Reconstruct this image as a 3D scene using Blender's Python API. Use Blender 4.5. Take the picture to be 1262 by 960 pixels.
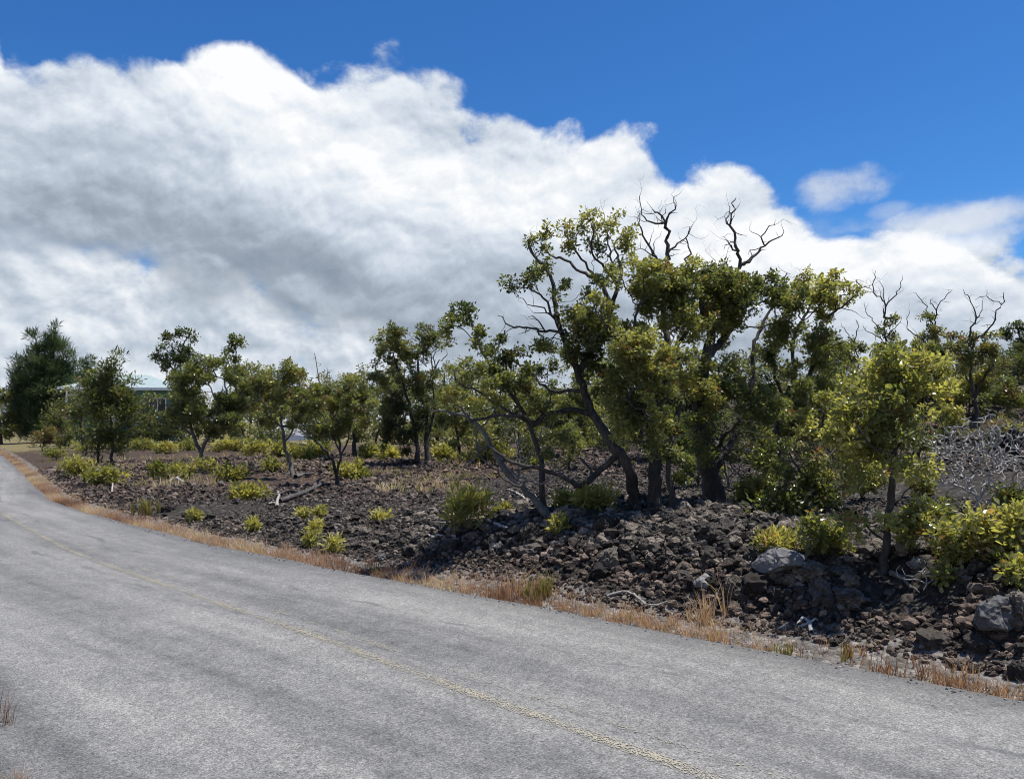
import bpy, bmesh, math, random
import numpy as np

# ------------------------------------------------------------------ camera, sky, sun, exposure
for o in list(bpy.data.objects):
    bpy.data.objects.remove(o)
SC = bpy.context.scene
COL = SC.collection
F, CX, CY, HOR, EYE = 953.0, 631.0, 480.0, 520.0, 1.7
PITCH = math.atan((HOR - CY) / F)
cam_d = bpy.data.cameras.new("camera")
cam_d.sensor_width = 36.0
cam_d.lens = 36.0 * F / 1262.0
cam_d.clip_start, cam_d.clip_end = 0.05, 20000.0
cam = bpy.data.objects.new("camera", cam_d)
COL.objects.link(cam)
cam.location = (0, 0, EYE)
cam.rotation_euler = (math.pi / 2 + PITCH, 0, 0)
SC.camera = cam

SUN_EL, SUN_AZ = math.radians(72), math.radians(76)      # azimuth clockwise from +Y
SUND = np.array([math.sin(SUN_AZ) * math.cos(SUN_EL), math.cos(SUN_AZ) * math.cos(SUN_EL), math.sin(SUN_EL)])
SKY_STRENGTH = 0.075
EXPO = 0.42
sun_d = bpy.data.lights.new("sun", 'SUN')
sun_d.energy = 5.0
sun_d.angle = math.radians(0.53)
sun_d.color = (1.0, 0.955, 0.88)
sun = bpy.data.objects.new("sun", sun_d)
COL.objects.link(sun)
sun.rotation_euler = (math.pi / 2 - SUN_EL, 0, math.pi - SUN_AZ)
SC.view_settings.view_transform = 'Standard'
SC.view_settings.look = 'None'
SC.view_settings.exposure = EXPO
SC.view_settings.gamma = 1.0
SC.view_settings.use_curve_mapping = False
SC.render.engine = 'CYCLES'
SC.cycles.filter_width = 1.0
try:
    SC.cycles.max_bounces = 6
    SC.cycles.transparent_max_bounces = 8
except Exception:
    pass


class G:
    """small helper for node graphs"""
    def __init__(s, tree):
        s.t = tree; s.n = tree.nodes; s.l = tree.links
    def put(s, sock, v):
        if isinstance(v, bpy.types.NodeSocket):
            s.l.new(v, sock)
        elif v is not None:
            sock.default_value = v
    def node(s, typ, **kw):
        n = s.n.new(typ)
        for k, v in kw.items():
            setattr(n, k, v)
        return n
    def m(s, op, a, b=None, c=None, clamp=False):
        n = s.node('ShaderNodeMath', operation=op, use_clamp=clamp)
        s.put(n.inputs[0], a); s.put(n.inputs[1], b)
        if c is not None: s.put(n.inputs[2], c)
        return n.outputs[0]
    def vm(s, op, a, b=None, scale=None):
        n = s.node('ShaderNodeVectorMath', operation=op)
        s.put(n.inputs[0], a)
        if b is not None: s.put(n.inputs[1], b)
        if scale is not None: s.put(n.inputs['Scale'], scale)
        return n.outputs['Value'] if op in ('DOT_PRODUCT', 'LENGTH') else n.outputs[0]
    def ss(s, v, lo, hi, a=0.0, b=1.0):
        n = s.node('ShaderNodeMapRange', interpolation_type='SMOOTHSTEP')
        s.put(n.inputs[0], v); s.put(n.inputs[1], lo); s.put(n.inputs[2], hi); s.put(n.inputs[3], a); s.put(n.inputs[4], b)
        return n.outputs[0]
    def noise(s, vec, scale, detail=3.0, rough=0.5, lac=2.0, dist=0.0, typ='FBM', col=False):
        n = s.node('ShaderNodeTexNoise')
        n.noise_type = typ
        if vec is not None: s.put(n.inputs['Vector'], vec)
        n.inputs['Scale'].default_value = scale
        n.inputs['Detail'].default_value = detail
        n.inputs['Roughness'].default_value = rough
        n.inputs['Lacunarity'].default_value = lac
        n.inputs['Distortion'].default_value = dist
        return n.outputs['Color' if col else 'Fac']
    def voro(s, vec, scale, feat='F1', out='Distance', rnd=1.0):
        n = s.node('ShaderNodeTexVoronoi', feature=feat)
        if vec is not None: s.put(n.inputs['Vector'], vec)
        n.inputs['Scale'].default_value = scale
        n.inputs['Randomness'].default_value = rnd
        return n.outputs[out]
    def mix(s, f, a, b, mode='MIX'):
        n = s.node('ShaderNodeMix', data_type='RGBA', blend_type=mode)
        s.put(n.inputs[0], f)
        s.put(n.inputs[6], a if not isinstance(a, tuple) else (*a, 1)[:4])
        s.put(n.inputs[7], b if not isinstance(b, tuple) else (*b, 1)[:4])
        return n.outputs[2]
    def ramp(s, f, stops, mode='LINEAR'):
        n = s.node('ShaderNodeValToRGB')
        n.color_ramp.interpolation = mode
        e = n.color_ramp.elements
        while len(e) < len(stops): e.new(0.5)
        for el, (p, c) in zip(e, stops):
            el.position = p; el.color = (*c, 1) if len(c) == 3 else c
        s.put(n.inputs[0], f)
        return n.outputs[0]
    def curve(s, v, pts):
        n = s.node('ShaderNodeFloatCurve')
        c = n.mapping.curves[0]
        n.mapping.use_clip = False
        pts = sorted(pts)
        while len(c.points) < len(pts): c.points.new(0.5, 0.5)
        for p, (x, y) in zip(c.points, pts):
            p.location = (x, y); p.handle_type = 'AUTO'
        n.mapping.update()
        s.put(n.inputs['Value'], v)
        return n.outputs[0]


def ray(px, py):
    a, b = (px - CX) / F, (CY - py) / F
    return np.array([a, math.cos(PITCH) - b * math.sin(PITCH), math.sin(PITCH) + b * math.cos(PITCH)])


def azel(px, py):
    r = ray(px, py)
    return math.degrees(math.atan2(r[0], r[1])), math.degrees(math.atan2(r[2], math.hypot(r[0], r[1])))


def build_world():
    w = bpy.data.worlds.new("World")
    SC.world = w
    w.use_nodes = True
    g = G(w.node_tree)
    g.n.clear()
    out = g.node('ShaderNodeOutputWorld')
    bg = g.node('ShaderNodeBackground')
    bg.inputs['Strength'].default_value = SKY_STRENGTH
    g.l.new(bg.outputs[0], out.inputs[0])
    sky = g.node('ShaderNodeTexSky', sky_type='NISHITA')
    sky.sun_disc = False
    sky.sun_elevation = SUN_EL
    sky.sun_rotation = SUN_AZ
    sky.altitude = 600
    sky.air_density = 1.0
    sky.dust_density = 0.25
    sky.ozone_density = 2.2
    hs = g.node('ShaderNodeHueSaturation')
    hs.inputs['Saturation'].default_value = 1.2
    hs.inputs['Value'].default_value = 1.0
    g.l.new(sky.outputs[0], hs.inputs['Color'])
    skyc = g.mix(1.0, hs.outputs[0], (0.55, 0.95, 1.30), 'MULTIPLY')
    # direction on the sphere
    tc = g.node('ShaderNodeTexCoord')
    D = g.vm('NORMALIZE', tc.outputs['Generated'])
    sep = g.node('ShaderNodeSeparateXYZ'); g.l.new(D, sep.inputs[0])
    x, y, z = sep.outputs
    az = g.m('MULTIPLY', g.m('ARCTAN2', x, y), 180 / math.pi)
    el = g.m('MULTIPLY', g.m('ARCSINE', z), 180 / math.pi)
    azn = g.m('ADD', g.m('DIVIDE', az, 360.0), 0.5)
    # stretched, domain-warped cloud coordinates
    st = g.vm('MULTIPLY', D, (1.0, 1.0, 1.35))
    warp = g.vm('SCALE', g.vm('SUBTRACT', g.noise(st, 4.0, 2.0, 0.5, col=True), (0.5, 0.5, 0.5)), scale=0.07)
    P = g.vm('ADD', st, warp)
    def billow(v):
        n = g.node('ShaderNodeTexVoronoi', feature='F1')
        g.put(n.inputs['Vector'], v)
        n.inputs['Scale'].default_value = 9.0
        n.inputs['Detail'].default_value = 1.0
        n.inputs['Roughness'].default_value = 0.5
        return n.outputs['Distance']
    big = g.noise(P, 4.2, 5.0, 0.48)
    puff = g.m('ADD', g.m('MULTIPLY', g.noise(P, 13.0, 8.0, 0.62), 0.60), g.m('MULTIPLY', g.m('SUBTRACT', 1.0, billow(P)), 0.45))
    Ps = g.vm('ADD', P, tuple(0.03 * SUND))
    bigs = g.noise(Ps, 4.2, 5.0, 0.48)
    Ps2 = g.vm('ADD', P, tuple(0.011 * SUND))
    puffs = g.m('ADD', g.m('MULTIPLY', g.noise(Ps2, 13.0, 8.0, 0.62), 0.60), g.m('MULTIPLY', g.m('SUBTRACT', 1.0, billow(Ps2)), 0.45))

    def prof(pts, outside):
        L = []
        for p in pts:
            a, e = azel(*p)
            L.append((a / 360 + .5, e / 45))
        for a, e in outside:
            L.append((a / 360 + .5, e / 45))
        return g.m('MULTIPLY', g.curve(azn, L), 45.0)
    top = prof([(0, 76), (70, 48), (150, 46), (230, 60), (290, 40), (350, 66), (400, 78), (470, 74), (525, 84),
                (580, 118), (640, 132), (690, 148), (745, 144), (800, 172), (860, 198), (915, 196), (968, 222),
                (1000, 250), (1080, 268), (1170, 282), (1230, 312), (1262, 352)],
               [(-36, 26.5), (-180, 17), (-150, 22), (-120, 16), (-90, 24), (-70, 20), (-52, 27), (-42, 24), (42, 9), (60, 13), (85, 10),
                (110, 17), (140, 12), (165, 19), (180, 17)])
    base = prof([(0, 300), (120, 312), (240, 345), (330, 372), (420, 392), (500, 425), (600, 448), (760, 470), (1000, 480), (1262, 480)],
                [(-180, 5), (-120, 6), (-80, 9), (-50, 13), (50, 3), (100, 4), (150, 5), (180, 5)])
    nb = g.m('SUBTRACT', big, 0.5)
    npf = g.m('SUBTRACT', puff, 0.50)
    # main bank
    edge = g.m('ADD', g.m('SUBTRACT', top, el), g.m('ADD', g.m('MULTIPLY', nb, 3.6), g.m('ADD', g.m('MULTIPLY', npf, 7.0), 0.0)))
    aT = g.ss(edge, -0.15, 1.15)
    bedge = g.m('ADD', g.m('SUBTRACT', el, base), g.m('ADD', g.m('MULTIPLY', nb, 6.0), g.m('ADD', g.m('MULTIPLY', npf, 5.0), 0.8)))
    aB = g.ss(bedge, -1.6, 1.6)
    aA = g.m('MULTIPLY', aT, aB)
    # light on the bank: grey belly, white shoulders, self shading from the sun side
    hgt = g.m('DIVIDE', g.m('SUBTRACT', el, base), g.m('MAXIMUM', g.m('SUBTRACT', top, base), 1.0))
    emb = g.m('ADD', g.m('MULTIPLY', g.m('SUBTRACT', big, bigs), 1.5), g.m('MULTIPLY', g.m('SUBTRACT', puff, puffs), 1.1))
    rightness = g.ss(az, -20.0, 14.0)
    li = g.m('ADD', g.m('MULTIPLY', g.ss(hgt, 0.05, 0.68), 0.54), 0.305)
    li = g.m('ADD', li, g.m('MULTIPLY', g.m('MULTIPLY', rightness, g.ss(hgt, -0.1, 0.5, 1.0, 0.0)), 0.26))
    li = g.m('ADD', li, emb)
    li = g.m('ADD', li, g.m('MULTIPLY', nb, 0.40))
    # thin, lavender rim where the bank frays into the blue
    li = g.m('SUBTRACT', li, g.m('MULTIPLY', g.ss(edge, 0.0, 4.0, 1.0, 0.0), 0.05))
    colA = g.ramp(li, [(0.05, (0.22, 0.275, 0.36)), (0.35, (0.34, 0.40, 0.475)), (0.58, (0.53, 0.60, 0.70)), (0.76, (0.74, 0.80, 0.875)), (0.95, (0.97, 0.985, 1.0))])
    # lower, farther cumulus below the belly with blue holes
    n2 = g.noise(P, 9.0, 6.0, 0.52)
    n2s = g.noise(g.vm('ADD', P, tuple(0.016 * SUND)), 9.0, 6.0, 0.52)
    aL = g.m('MULTIPLY', g.ss(g.m('ADD', n2, g.ss(el, 5.0, 10.0, 0.16, 0.02)), 0.40, 0.53), g.ss(el, 10.0, 14.5, 1.0, 0.0))
    liL = g.m('ADD', g.m('ADD', 0.66, g.m('MULTIPLY', g.m('SUBTRACT', n2, n2s), 2.6)), g.m('MULTIPLY', g.m('SUBTRACT', n2, 0.5), 0.5))
    colL = g.ramp(liL, [(0.2, (0.36, 0.43, 0.52)), (0.55, (0.55, 0.62, 0.71)), (0.8, (0.76, 0.81, 0.87)), (1.0, (0.93, 0.95, 0.97))])
    # stray small clouds above the shoulder of the bank
    def stray(px, py, rx, ry, gain):
        a0, e0 = azel(px, py)
        dx = g.m('DIVIDE', g.m('SUBTRACT', az, a0), rx)
        dy = g.m('DIVIDE', g.m('SUBTRACT', el, e0), ry)
        r2 = g.m('ADD', g.m('MULTIPLY', dx, dx), g.m('MULTIPLY', dy, dy))
        v = g.m('ADD', g.m('SUBTRACT', 1.9, r2), g.m('ADD', g.m('MULTIPLY', npf, 4.0), g.m('MULTIPLY', nb, 2.0)))
        return g.m('MULTIPLY', g.ss(v, 0.1, 1.3), gain)
    aS = stray(1040, 241, 3.1, 1.6, 0.8)
    for s in ((1180, 264, 4.4, 1.2, 0.85), (1095, 258, 2.0, 0.7, 0.35), (-300, 60, 5.0, 1.6, .7), (1600, 210, 4.0, 1.5, .7)):
        aS = g.m('MAXIMUM', aS, stray(*s))
    c = g.mix(aL, skyc, g.vm('SCALE', colL, scale=10.0))
    c = g.mix(aS, c, g.vm('SCALE', g.ramp(g.m('ADD', 0.6, emb), [(0.2, (0.48, 0.56, 0.68)), (0.9, (0.82, 0.86, 0.92))]), scale=10.0))
    c = g.mix(aA, c, g.vm('SCALE', colA, scale=10.0))
    g.l.new(c, bg.inputs['Color'])


build_world()

# ------------------------------------------------------------------ helpers
RNG = np.random.default_rng(11)
random.seed(11)


def tag(o, label=None, cat=None, group=None, kind=None):
    if label: o["label"] = label
    if cat: o["category"] = cat
    if group: o["group"] = group
    if kind: o["kind"] = kind
    return o


def empty(name, loc, label, cat, group=None):
    o = bpy.data.objects.new(name, None)
    o.empty_display_size = 0.2
    COL.objects.link(o)
    o.location = [float(v) for v in loc]
    return tag(o, label, cat, group)


def mesh_np(name, verts, faces, mat=None, attrs=None, smooth=False, uv=None):
    """faces: list of int arrays (n,k); attrs: {name: per-face float array}"""
    me = bpy.data.meshes.new(name)
    verts = np.asarray(verts, dtype=np.float32)
    faces = [np.asarray(f, dtype=np.int32) for f in faces if len(f)]
    me.vertices.add(len(verts))
    me.vertices.foreach_set("co", verts.ravel())
    nl = sum(f.size for f in faces)
    npoly = sum(len(f) for f in faces)
    me.loops.add(nl)
    me.loops.foreach_set("vertex_index", np.concatenate([f.ravel() for f in faces]))
    me.polygons.add(npoly)
    tot = np.concatenate([np.full(len(f), f.shape[1], dtype=np.int32) for f in faces])
    me.polygons.foreach_set("loop_start", np.concatenate([[0], np.cumsum(tot)[:-1]]).astype(np.int32))
    me.polygons.foreach_set("loop_total", tot)
    me.polygons.foreach_set("use_smooth", np.full(npoly, smooth))
    if attrs:
        for k, v in attrs.items():
            v = np.asarray(v, dtype=np.float32)
            a = me.attributes.new(k, 'FLOAT', 'FACE' if len(v) == npoly else 'POINT')
            a.data.foreach_set("value", v)
    if uv is not None:
        l = me.uv_layers.new(name="UVMap")
        idx = np.concatenate([f.ravel() for f in faces])
        l.data.foreach_set("uv", np.asarray(uv, dtype=np.float32)[idx].ravel())
    me.update(calc_edges=True)
    if mat: me.materials.append(mat)
    return me


def link(name, me, parent=None, loc=None):
    o = bpy.data.objects.new(name, me)
    COL.objects.link(o)
    if parent is not None: o.parent = parent
    if loc is not None: o.location = [float(v) for v in loc]
    return o


def _h(ix, iy, iz):
    h = (ix.astype(np.int64) * 374761393 + iy.astype(np.int64) * 668265263 + iz.astype(np.int64) * 2147483647) & 0xffffffff
    h = ((h ^ (h >> 13)) * 1274126177) & 0xffffffff
    h = ((h ^ (h >> 15)) * 2246822519) & 0xffffffff
    return ((h ^ (h >> 16)) & 0xffffff) / float(0xffffff) * 2 - 1


def vnoise(p):
    p = np.asarray(p, dtype=float)
    i = np.floor(p).astype(np.int64)
    f = p - i
    u = f * f * (3 - 2 * f)
    r = 0
    for dx in (0, 1):
        for dy in (0, 1):
            for dz in (0, 1):
                wgt = (u[..., 0] if dx else 1 - u[..., 0]) * (u[..., 1] if dy else 1 - u[..., 1]) * (u[..., 2] if dz else 1 - u[..., 2])
                r = r + wgt * _h(i[..., 0] + dx, i[..., 1] + dy, i[..., 2] + dz)
    return r


def fbm(p, oct=4, gain=0.5, ridge=False):
    p = np.asarray(p, dtype=float)
    r, a, s = 0, 1.0, 0
    for k in range(oct):
        v = vnoise(p * (2.03 ** k) + 17.3 * k)
        if ridge: v = 1 - 2 * np.abs(v)
        r = r + a * v; s += a; a *= gain
    return r / s


def sst(v, a, b):
    t = np.clip((v - a) / (b - a), 0, 1)
    return t * t * (3 - 2 * t)


def p2(x, y, f, s=0.0):
    x = np.asarray(x, dtype=float); y = np.asarray(y, dtype=float)
    return np.stack([x * f, y * f, np.full_like(x, s)], -1)


# ------------------------------------------------------------------ road path and terrain
def catmull(pts, n=14):
    P = [np.array(p, dtype=float) for p in pts]
    P = [2 * P[0] - P[1]] + P + [2 * P[-1] - P[-2]]
    out = []
    for i in range(1, len(P) - 2):
        for t in np.linspace(0, 1, n, endpoint=False):
            a, b, c, d = P[i - 1:i + 3]
            out.append(.5 * ((2 * b) + (-a + c) * t + (2 * a - 5 * b + 4 * c - d) * t * t + (-a + 3 * b - 3 * c + d) * t ** 3))
    out.append(P[-2])
    return np.array(out)


# the road's bank-side edge as read off the ground; its centre lies half a width to the other side
HALF = 2.2
_EDGE = catmull([(48, -39), (23.5, -14.8), (9.5, -1.1), (5.0, 3.05), (3.14, 4.74), (1.69, 6.0), (-0.42, 7.75), (-1.97, 8.98), (-3.71, 10.42), (-5.39, 11.95),
                 (-9.3, 16.0), (-11.2, 18.5), (-15.4, 24.5), (-26.5, 40.2), (-34.5, 51), (-48, 68.5), (-70, 94), (-110, 132), (-180, 187)])
_t = np.gradient(_EDGE, axis=0); _t /= np.linalg.norm(_t, axis=1, keepdims=True)
ROAD = _EDGE - HALF * np.stack([_t[:, 1], -_t[:, 0]], -1)
_seg = ROAD[1:] - ROAD[:-1]
_sl = np.linalg.norm(_seg, axis=1)
_sa = np.concatenate([[0], np.cumsum(_sl)])


def road_d(x, y):
    """signed distance to the road's centre (positive = bank side), arc length"""
    x = np.atleast_1d(np.asarray(x, dtype=float)); y = np.atleast_1d(np.asarray(y, dtype=float))
    shp = x.shape
    P = np.stack([x.ravel(), y.ravel()], -1)
    D = np.empty(len(P)); S = np.empty(len(P))
    for k in range(0, len(P), 8000):
        q = P[k:k + 8000, None, :] - ROAD[None, :-1, :]
        t = np.clip((q * _seg).sum(-1) / (_sl ** 2), 0, 1)
        r = q - t[..., None] * _seg
        dd = (r ** 2).sum(-1)
        j = dd.argmin(1)
        ii = np.arange(len(j))
        cr = _seg[j, 0] * q[ii, j, 1] - _seg[j, 1] * q[ii, j, 0]
        D[k:k + 8000] = np.sqrt(dd[ii, j]) * np.where(cr < 0, 1, -1)
        S[k:k + 8000] = _sa[j] + t[ii, j] * _sl[j]
    return D.reshape(shp), S.reshape(shp)


def berm_amt(x, y):
    # the bank of heaped lava stands tall on the right and dies away to the left
    return sst(x - 0.12 * (y - 8), -2.6, 0.6)


def H(x, y, fine=True):
    x = np.asarray(x, dtype=float); y = np.asarray(y, dtype=float)
    D, S = road_d(x, y)
    d = D - HALF
    b = berm_amt(x, y)
    n1 = fbm(p2(x, y, 0.9), 3)
    h = -0.05 + 0.05 * sst(d, 0.0, 0.5)
    rise = sst(d + 0.25 * n1, 0.3, 1.55)
    h = h + b * rise * (0.56 + 0.10 * n1)
    # flat lava field with mounds on the left
    fld = sst(d, 0.6, 3.5)
    far = sst(d, 4, 14)
    n2 = fbm(p2(x, y, 0.22, 3.1), 3)
    n3 = fbm(p2(x, y, 0.75, 9.1), 3)
    h = h + fld * (1 - b) * (0.10 + 0.07 * n3) + far * (1 - 0.6 * b) * (0.14 + 0.22 * n2 + (0.20 * (1 - sst(y, 34, 50)) + .04) * n3)
    # the slope rising to the right
    q = x + 0.35 * y
    up = 0.065 * np.clip(q - 8.3, 0, None) + 0.15 * np.clip(q - 15.2, 0, None)
    up = 7.0 * (1 - np.exp(-up / 7.0))
    h = h + up * sst(d, 1.0, 4.0) * sst(x, -2, 5)
    if fine:
        n4 = fbm(p2(x, y, 3.2, 5.0), 4, 0.6, ridge=True)
        amp = sst(d, 0.4, 1.0) * (0.045 + 0.05 * b * (1 - sst(d, 3, 6)) + 0.06 * sst(y, 13, 18)) * (1 - 0.85 * sst(np.hypot(x, y), 25, 60))
        h = h + amp * n4
    # the other side of the road
    l = -D - HALF
    left = -0.05 + 0.05 * sst(l, 0, 0.4) + 0.03 * n1 * sst(l, .3, 1.5) + 0.3 * n2 * sst(l, 4, 15)
    h = np.where(D < 0, left, h)
    h = np.where(np.abs(D) < HALF, -0.05, h)
    return h


def Hs(x, y):
    return float(H(np.array([x]), np.array([y]))[0])


def ground(px, py, tmax=140):
    """where the pixel's ray meets the terrain"""
    r = ray(px, py)
    t = np.concatenate([np.arange(3, 40, 0.05), np.arange(40, tmax, 0.4)])
    X = r[0] * t; Y = r[1] * t; Z = EYE + r[2] * t
    hh = H(X, Y)
    k = np.argmax(Z <= hh)
    if Z[k] > hh[k]:
        k = len(t) - 1
    return np.array([X[k], Y[k], hh[k]])


def at(px, py, Y):
    r = ray(px, py)
    return np.array([r[0], r[1], r[2]]) * (Y / r[1]) + np.array([0, 0, EYE])


# ------------------------------------------------------------------ materials
def mat(name):
    m = bpy.data.materials.new(name)
    m.use_nodes = True
    g = G(m.node_tree)
    b = g.n['Principled BSDF']
    return m, g, b


def bump(g, b, h, strength=0.5, dist=0.02):
    n = g.node('ShaderNodeBump')
    n.inputs['Strength'].default_value = strength
    n.inputs['Distance'].default_value = dist
    g.put(n.inputs['Height'], h)
    g.l.new(n.outputs[0], b.inputs['Normal'])
    return n


def attr(g, name):
    n = g.node('ShaderNodeAttribute', attribute_name=name)
    return n.outputs['Fac']


def m_road():
    m, g, b = mat("chip_seal_asphalt")
    uv = g.node('ShaderNodeUVMap').outputs[0]
    sep = g.node('ShaderNodeSeparateXYZ'); g.l.new(uv, sep.inputs[0])
    u, v = sep.outputs[0], sep.outputs[1]
    tc = g.node('ShaderNodeTexCoord').outputs['Object']
    chip = g.voro(tc, 140.0, out='Color')
    cs = g.node('ShaderNodeSeparateColor'); g.l.new(chip, cs.inputs[0])
    chd = g.voro(tc, 140.0)
    chip2 = g.voro(tc, 42.0, out='Color')
    cs2 = g.node('ShaderNodeSeparateColor'); g.l.new(chip2, cs2.inputs[0])
    val = g.m('ADD', g.m('MULTIPLY', cs.outputs[0], 0.78), g.m('MULTIPLY', cs2.outputs[1], 0.22))
    col = g.ramp(val, [(0.06, (0.070, 0.0695, 0.068)), (0.38, (0.134, 0.133, 0.130)), (0.65, (0.172, 0.171, 0.167)), (0.95, (0.265, 0.263, 0.258))])
    # long streaks along the lanes, tar bleeding through, pale worn wheel paths
    sv = g.node('ShaderNodeCombineXYZ'); g.put(sv.inputs[0], g.m('MULTIPLY', u, 1.6)); g.put(sv.inputs[1], g.m('MULTIPLY', v, 0.10))
    s1 = g.noise(sv.outputs[0], 1.6, 5.0, 0.6)
    s2 = g.noise(tc, 0.55, 5.0, 0.6)
    s3 = g.noise(tc, 5.0, 4.0, 0.6)
    band = g.m('MULTIPLY', g.m('SINE', g.m('ADD', g.m('MULTIPLY', u, 4.6), g.m('MULTIPLY', s2, 2.2))), 0.05)
    t = g.m('ADD', g.m('ADD', g.m('ADD', band, g.m('MULTIPLY', s1, 0.62)), g.m('MULTIPLY', s2, 0.38)), g.m('MULTIPLY', g.m('SUBTRACT', s3, 0.5), 0.28))
    tint = g.ramp(t, [(0.34, (0.62, 0.625, 0.64)), (0.45, (0.94, 0.94, 0.94)), (0.55, (1.20, 1.19, 1.17)), (0.68, (1.52, 1.49, 1.44))])
    col = g.mix(1.0, col, tint, 'MULTIPLY')
    # dark ragged outer edges
    au = g.m('ABSOLUTE', u)
    ed = g.ss(g.m('ADD', au, g.m('MULTIPLY', g.m('SUBTRACT', s3, 0.5), 0.35)), 1.95, 2.2)
    col = g.mix(g.m('MULTIPLY', ed, 0.55), col, (0.085, 0.085, 0.09))
    # a few tarry cracks beside the centre line
    wob = g.m('ADD', u, g.m('MULTIPLY', g.m('SUBTRACT', g.noise(tc, 0.5, 4.0, 0.6), 0.5), 0.7))
    for off, wd in ((0.34, 0.018), (-0.95, 0.02), (1.25, 0.014)):
        cr = g.ss(g.m('ABSOLUTE', g.m('SUBTRACT', wob, off)), wd, wd * 3.2, 1.0, 0.0)
        cr = g.m('MULTIPLY', cr, g.ss(g.noise(tc, 1.1, 3.0, 0.6), 0.46, 0.62))
        col = g.mix(g.m('MULTIPLY', cr, 0.6), col, (0.07, 0.072, 0.078))
    g.l.new(col, b.inputs['Base Color'])
    b.inputs['Roughness'].default_value = 0.78
    b.inputs['Specular IOR Level'].default_value = 0.35
    hgt = g.m('ADD', g.m('MULTIPLY', g.m('SUBTRACT', 1.0, chd), 1.0), g.m('MULTIPLY', cs.outputs[1], 0.9))
    bump(g, b, hgt, 0.4, 0.006)
    return m


def m_paint():
    m, g, b = mat("worn_yellow_paint")
    tc = g.node('ShaderNodeTexCoord').outputs['Object']
    uv = g.node('ShaderNodeUVMap').outputs[0]
    sep = g.node('ShaderNodeSeparateXYZ'); g.l.new(uv, sep.inputs[0])
    chip = g.voro(tc, 140.0, out='Color')
    cs = g.node('ShaderNodeSeparateColor'); g.l.new(chip, cs.inputs[0])
    col = g.ramp(g.noise(tc, 9, 4, .6), [(0.3, (0.27, 0.245, 0.185)), (0.7, (0.33, 0.305, 0.24))])
    g.l.new(col, b.inputs['Base Color'])
    b.inputs['Roughness'].default_value = 0.8
    wear = g.m('ADD', g.m('MULTIPLY', g.noise(tc, 1.4, 5.0, 0.65), 0.9), g.m('MULTIPLY', cs.outputs[0], 0.55))
    edge = g.m('MULTIPLY', g.m('ABSOLUTE', g.m('SUBTRACT', sep.outputs[0], 0.5)), 0.42)
    a = g.ss(g.m('SUBTRACT', wear, edge), attr(g, "wear"), g.m('ADD', attr(g, "wear"), 0.12))
    g.l.new(a, b.inputs['Alpha'])
    return m


def m_ground():
    m, g, b = mat("lava_ground")
    tc = g.node('ShaderNodeTexCoord').outputs['Object']
    verge = attr(g, "verge"); brown = attr(g, "brown"); grassy = attr(g, "grassy")
    n1 = g.noise(tc, 2.2, 6.0, 0.65)
    n2 = g.noise(tc, 14.0, 5.0, 0.65)
    v1 = g.voro(tc, 17.0, out='Color')
    cs = g.node('ShaderNodeSeparateColor'); g.l.new(v1, cs.inputs[0])
    v2 = g.voro(tc, 17.0)
    val = g.m('ADD', g.m('MULTIPLY', cs.outputs[0], 0.5), g.m('MULTIPLY', n2, 0.5))
    black = g.ramp(val, [(0.2, (0.011, 0.009, 0.0074)), (0.6, (0.039, 0.032, 0.026)), (0.9, (0.15, 0.13, 0.11))])
    brn = g.ramp(val, [(0.2, (0.016, 0.0105, 0.0078)), (0.6, (0.064, 0.041, 0.029)), (0.9, (0.20, 0.14, 0.105))])
    col = g.mix(g.ss(g.m('ADD', brown, g.m('MULTIPLY', g.m('SUBTRACT', n1, 0.5), 1.2)), 0.35, 0.75), black, brn)
    grs = g.ramp(n2, [(0.3, (0.10, 0.085, 0.04)), (0.7, (0.24, 0.20, 0.10))])
    col = g.mix(g.ss(g.m('ADD', grassy, g.m('MULTIPLY', g.m('SUBTRACT', n1, 0.5), 1.0)), 0.45, 0.7), col, grs)
    grv = g.ramp(val, [(0.2, (0.07, 0.064, 0.058)), (0.55, (0.17, 0.155, 0.14)), (0.9, (0.33, 0.31, 0.285))])
    col = g.mix(g.ss(g.m('ADD', verge, g.m('MULTIPLY', g.m('SUBTRACT', n1, 0.5), 0.7)), 0.35, 0.65), col, grv)
    g.l.new(col, b.inputs['Base Color'])
    b.inputs['Roughness'].default_value = 0.9
    b.inputs['Specular IOR Level'].default_value = 0.25
    hgt = g.m('ADD', g.m('MULTIPLY', n2, 1.0), g.m('MULTIPLY', g.m('SUBTRACT', 1.0, v2), 0.9))
    bump(g, b, hgt, 0.9, 0.05)
    return m


def m_rock(name, dark, mid, light, bstr=0.8, scale=1.0, use_attr=True):
    m, g, b = mat(name)
    tc = g.node('ShaderNodeTexCoord').outputs['Object']
    n1 = g.noise(tc, 26.0 * scale, 6.0, 0.7)
    n2 = g.noise(tc, 7.0 * scale, 4.0, 0.6)
    val = g.m('ADD', g.m('MULTIPLY', n1, 0.5), g.m('MULTIPLY', n2, 0.5))
    if use_attr:
        val = g.m('ADD', val, g.m('MULTIPLY', g.m('SUBTRACT', attr(g, "tint"), 0.5), 0.55))
    else:
        oi = g.node('ShaderNodeObjectInfo').outputs['Random']
        val = g.m('ADD', val, g.m('MULTIPLY', g.m('SUBTRACT', oi, 0.5), 0.35))
    col = g.ramp(val, [(0.25, dark), (0.5, mid), (0.82, light)])
    g.l.new(col, b.inputs['Base Color'])
    b.inputs['Roughness'].default_value = 0.75
    b.inputs['Specular IOR Level'].default_value = 0.4
    pit = g.voro(tc, 60 * scale)
    bump(g, b, g.m('ADD', n1, g.m('MULTIPLY', pit, 0.5)), bstr, 0.03)
    return m


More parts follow.
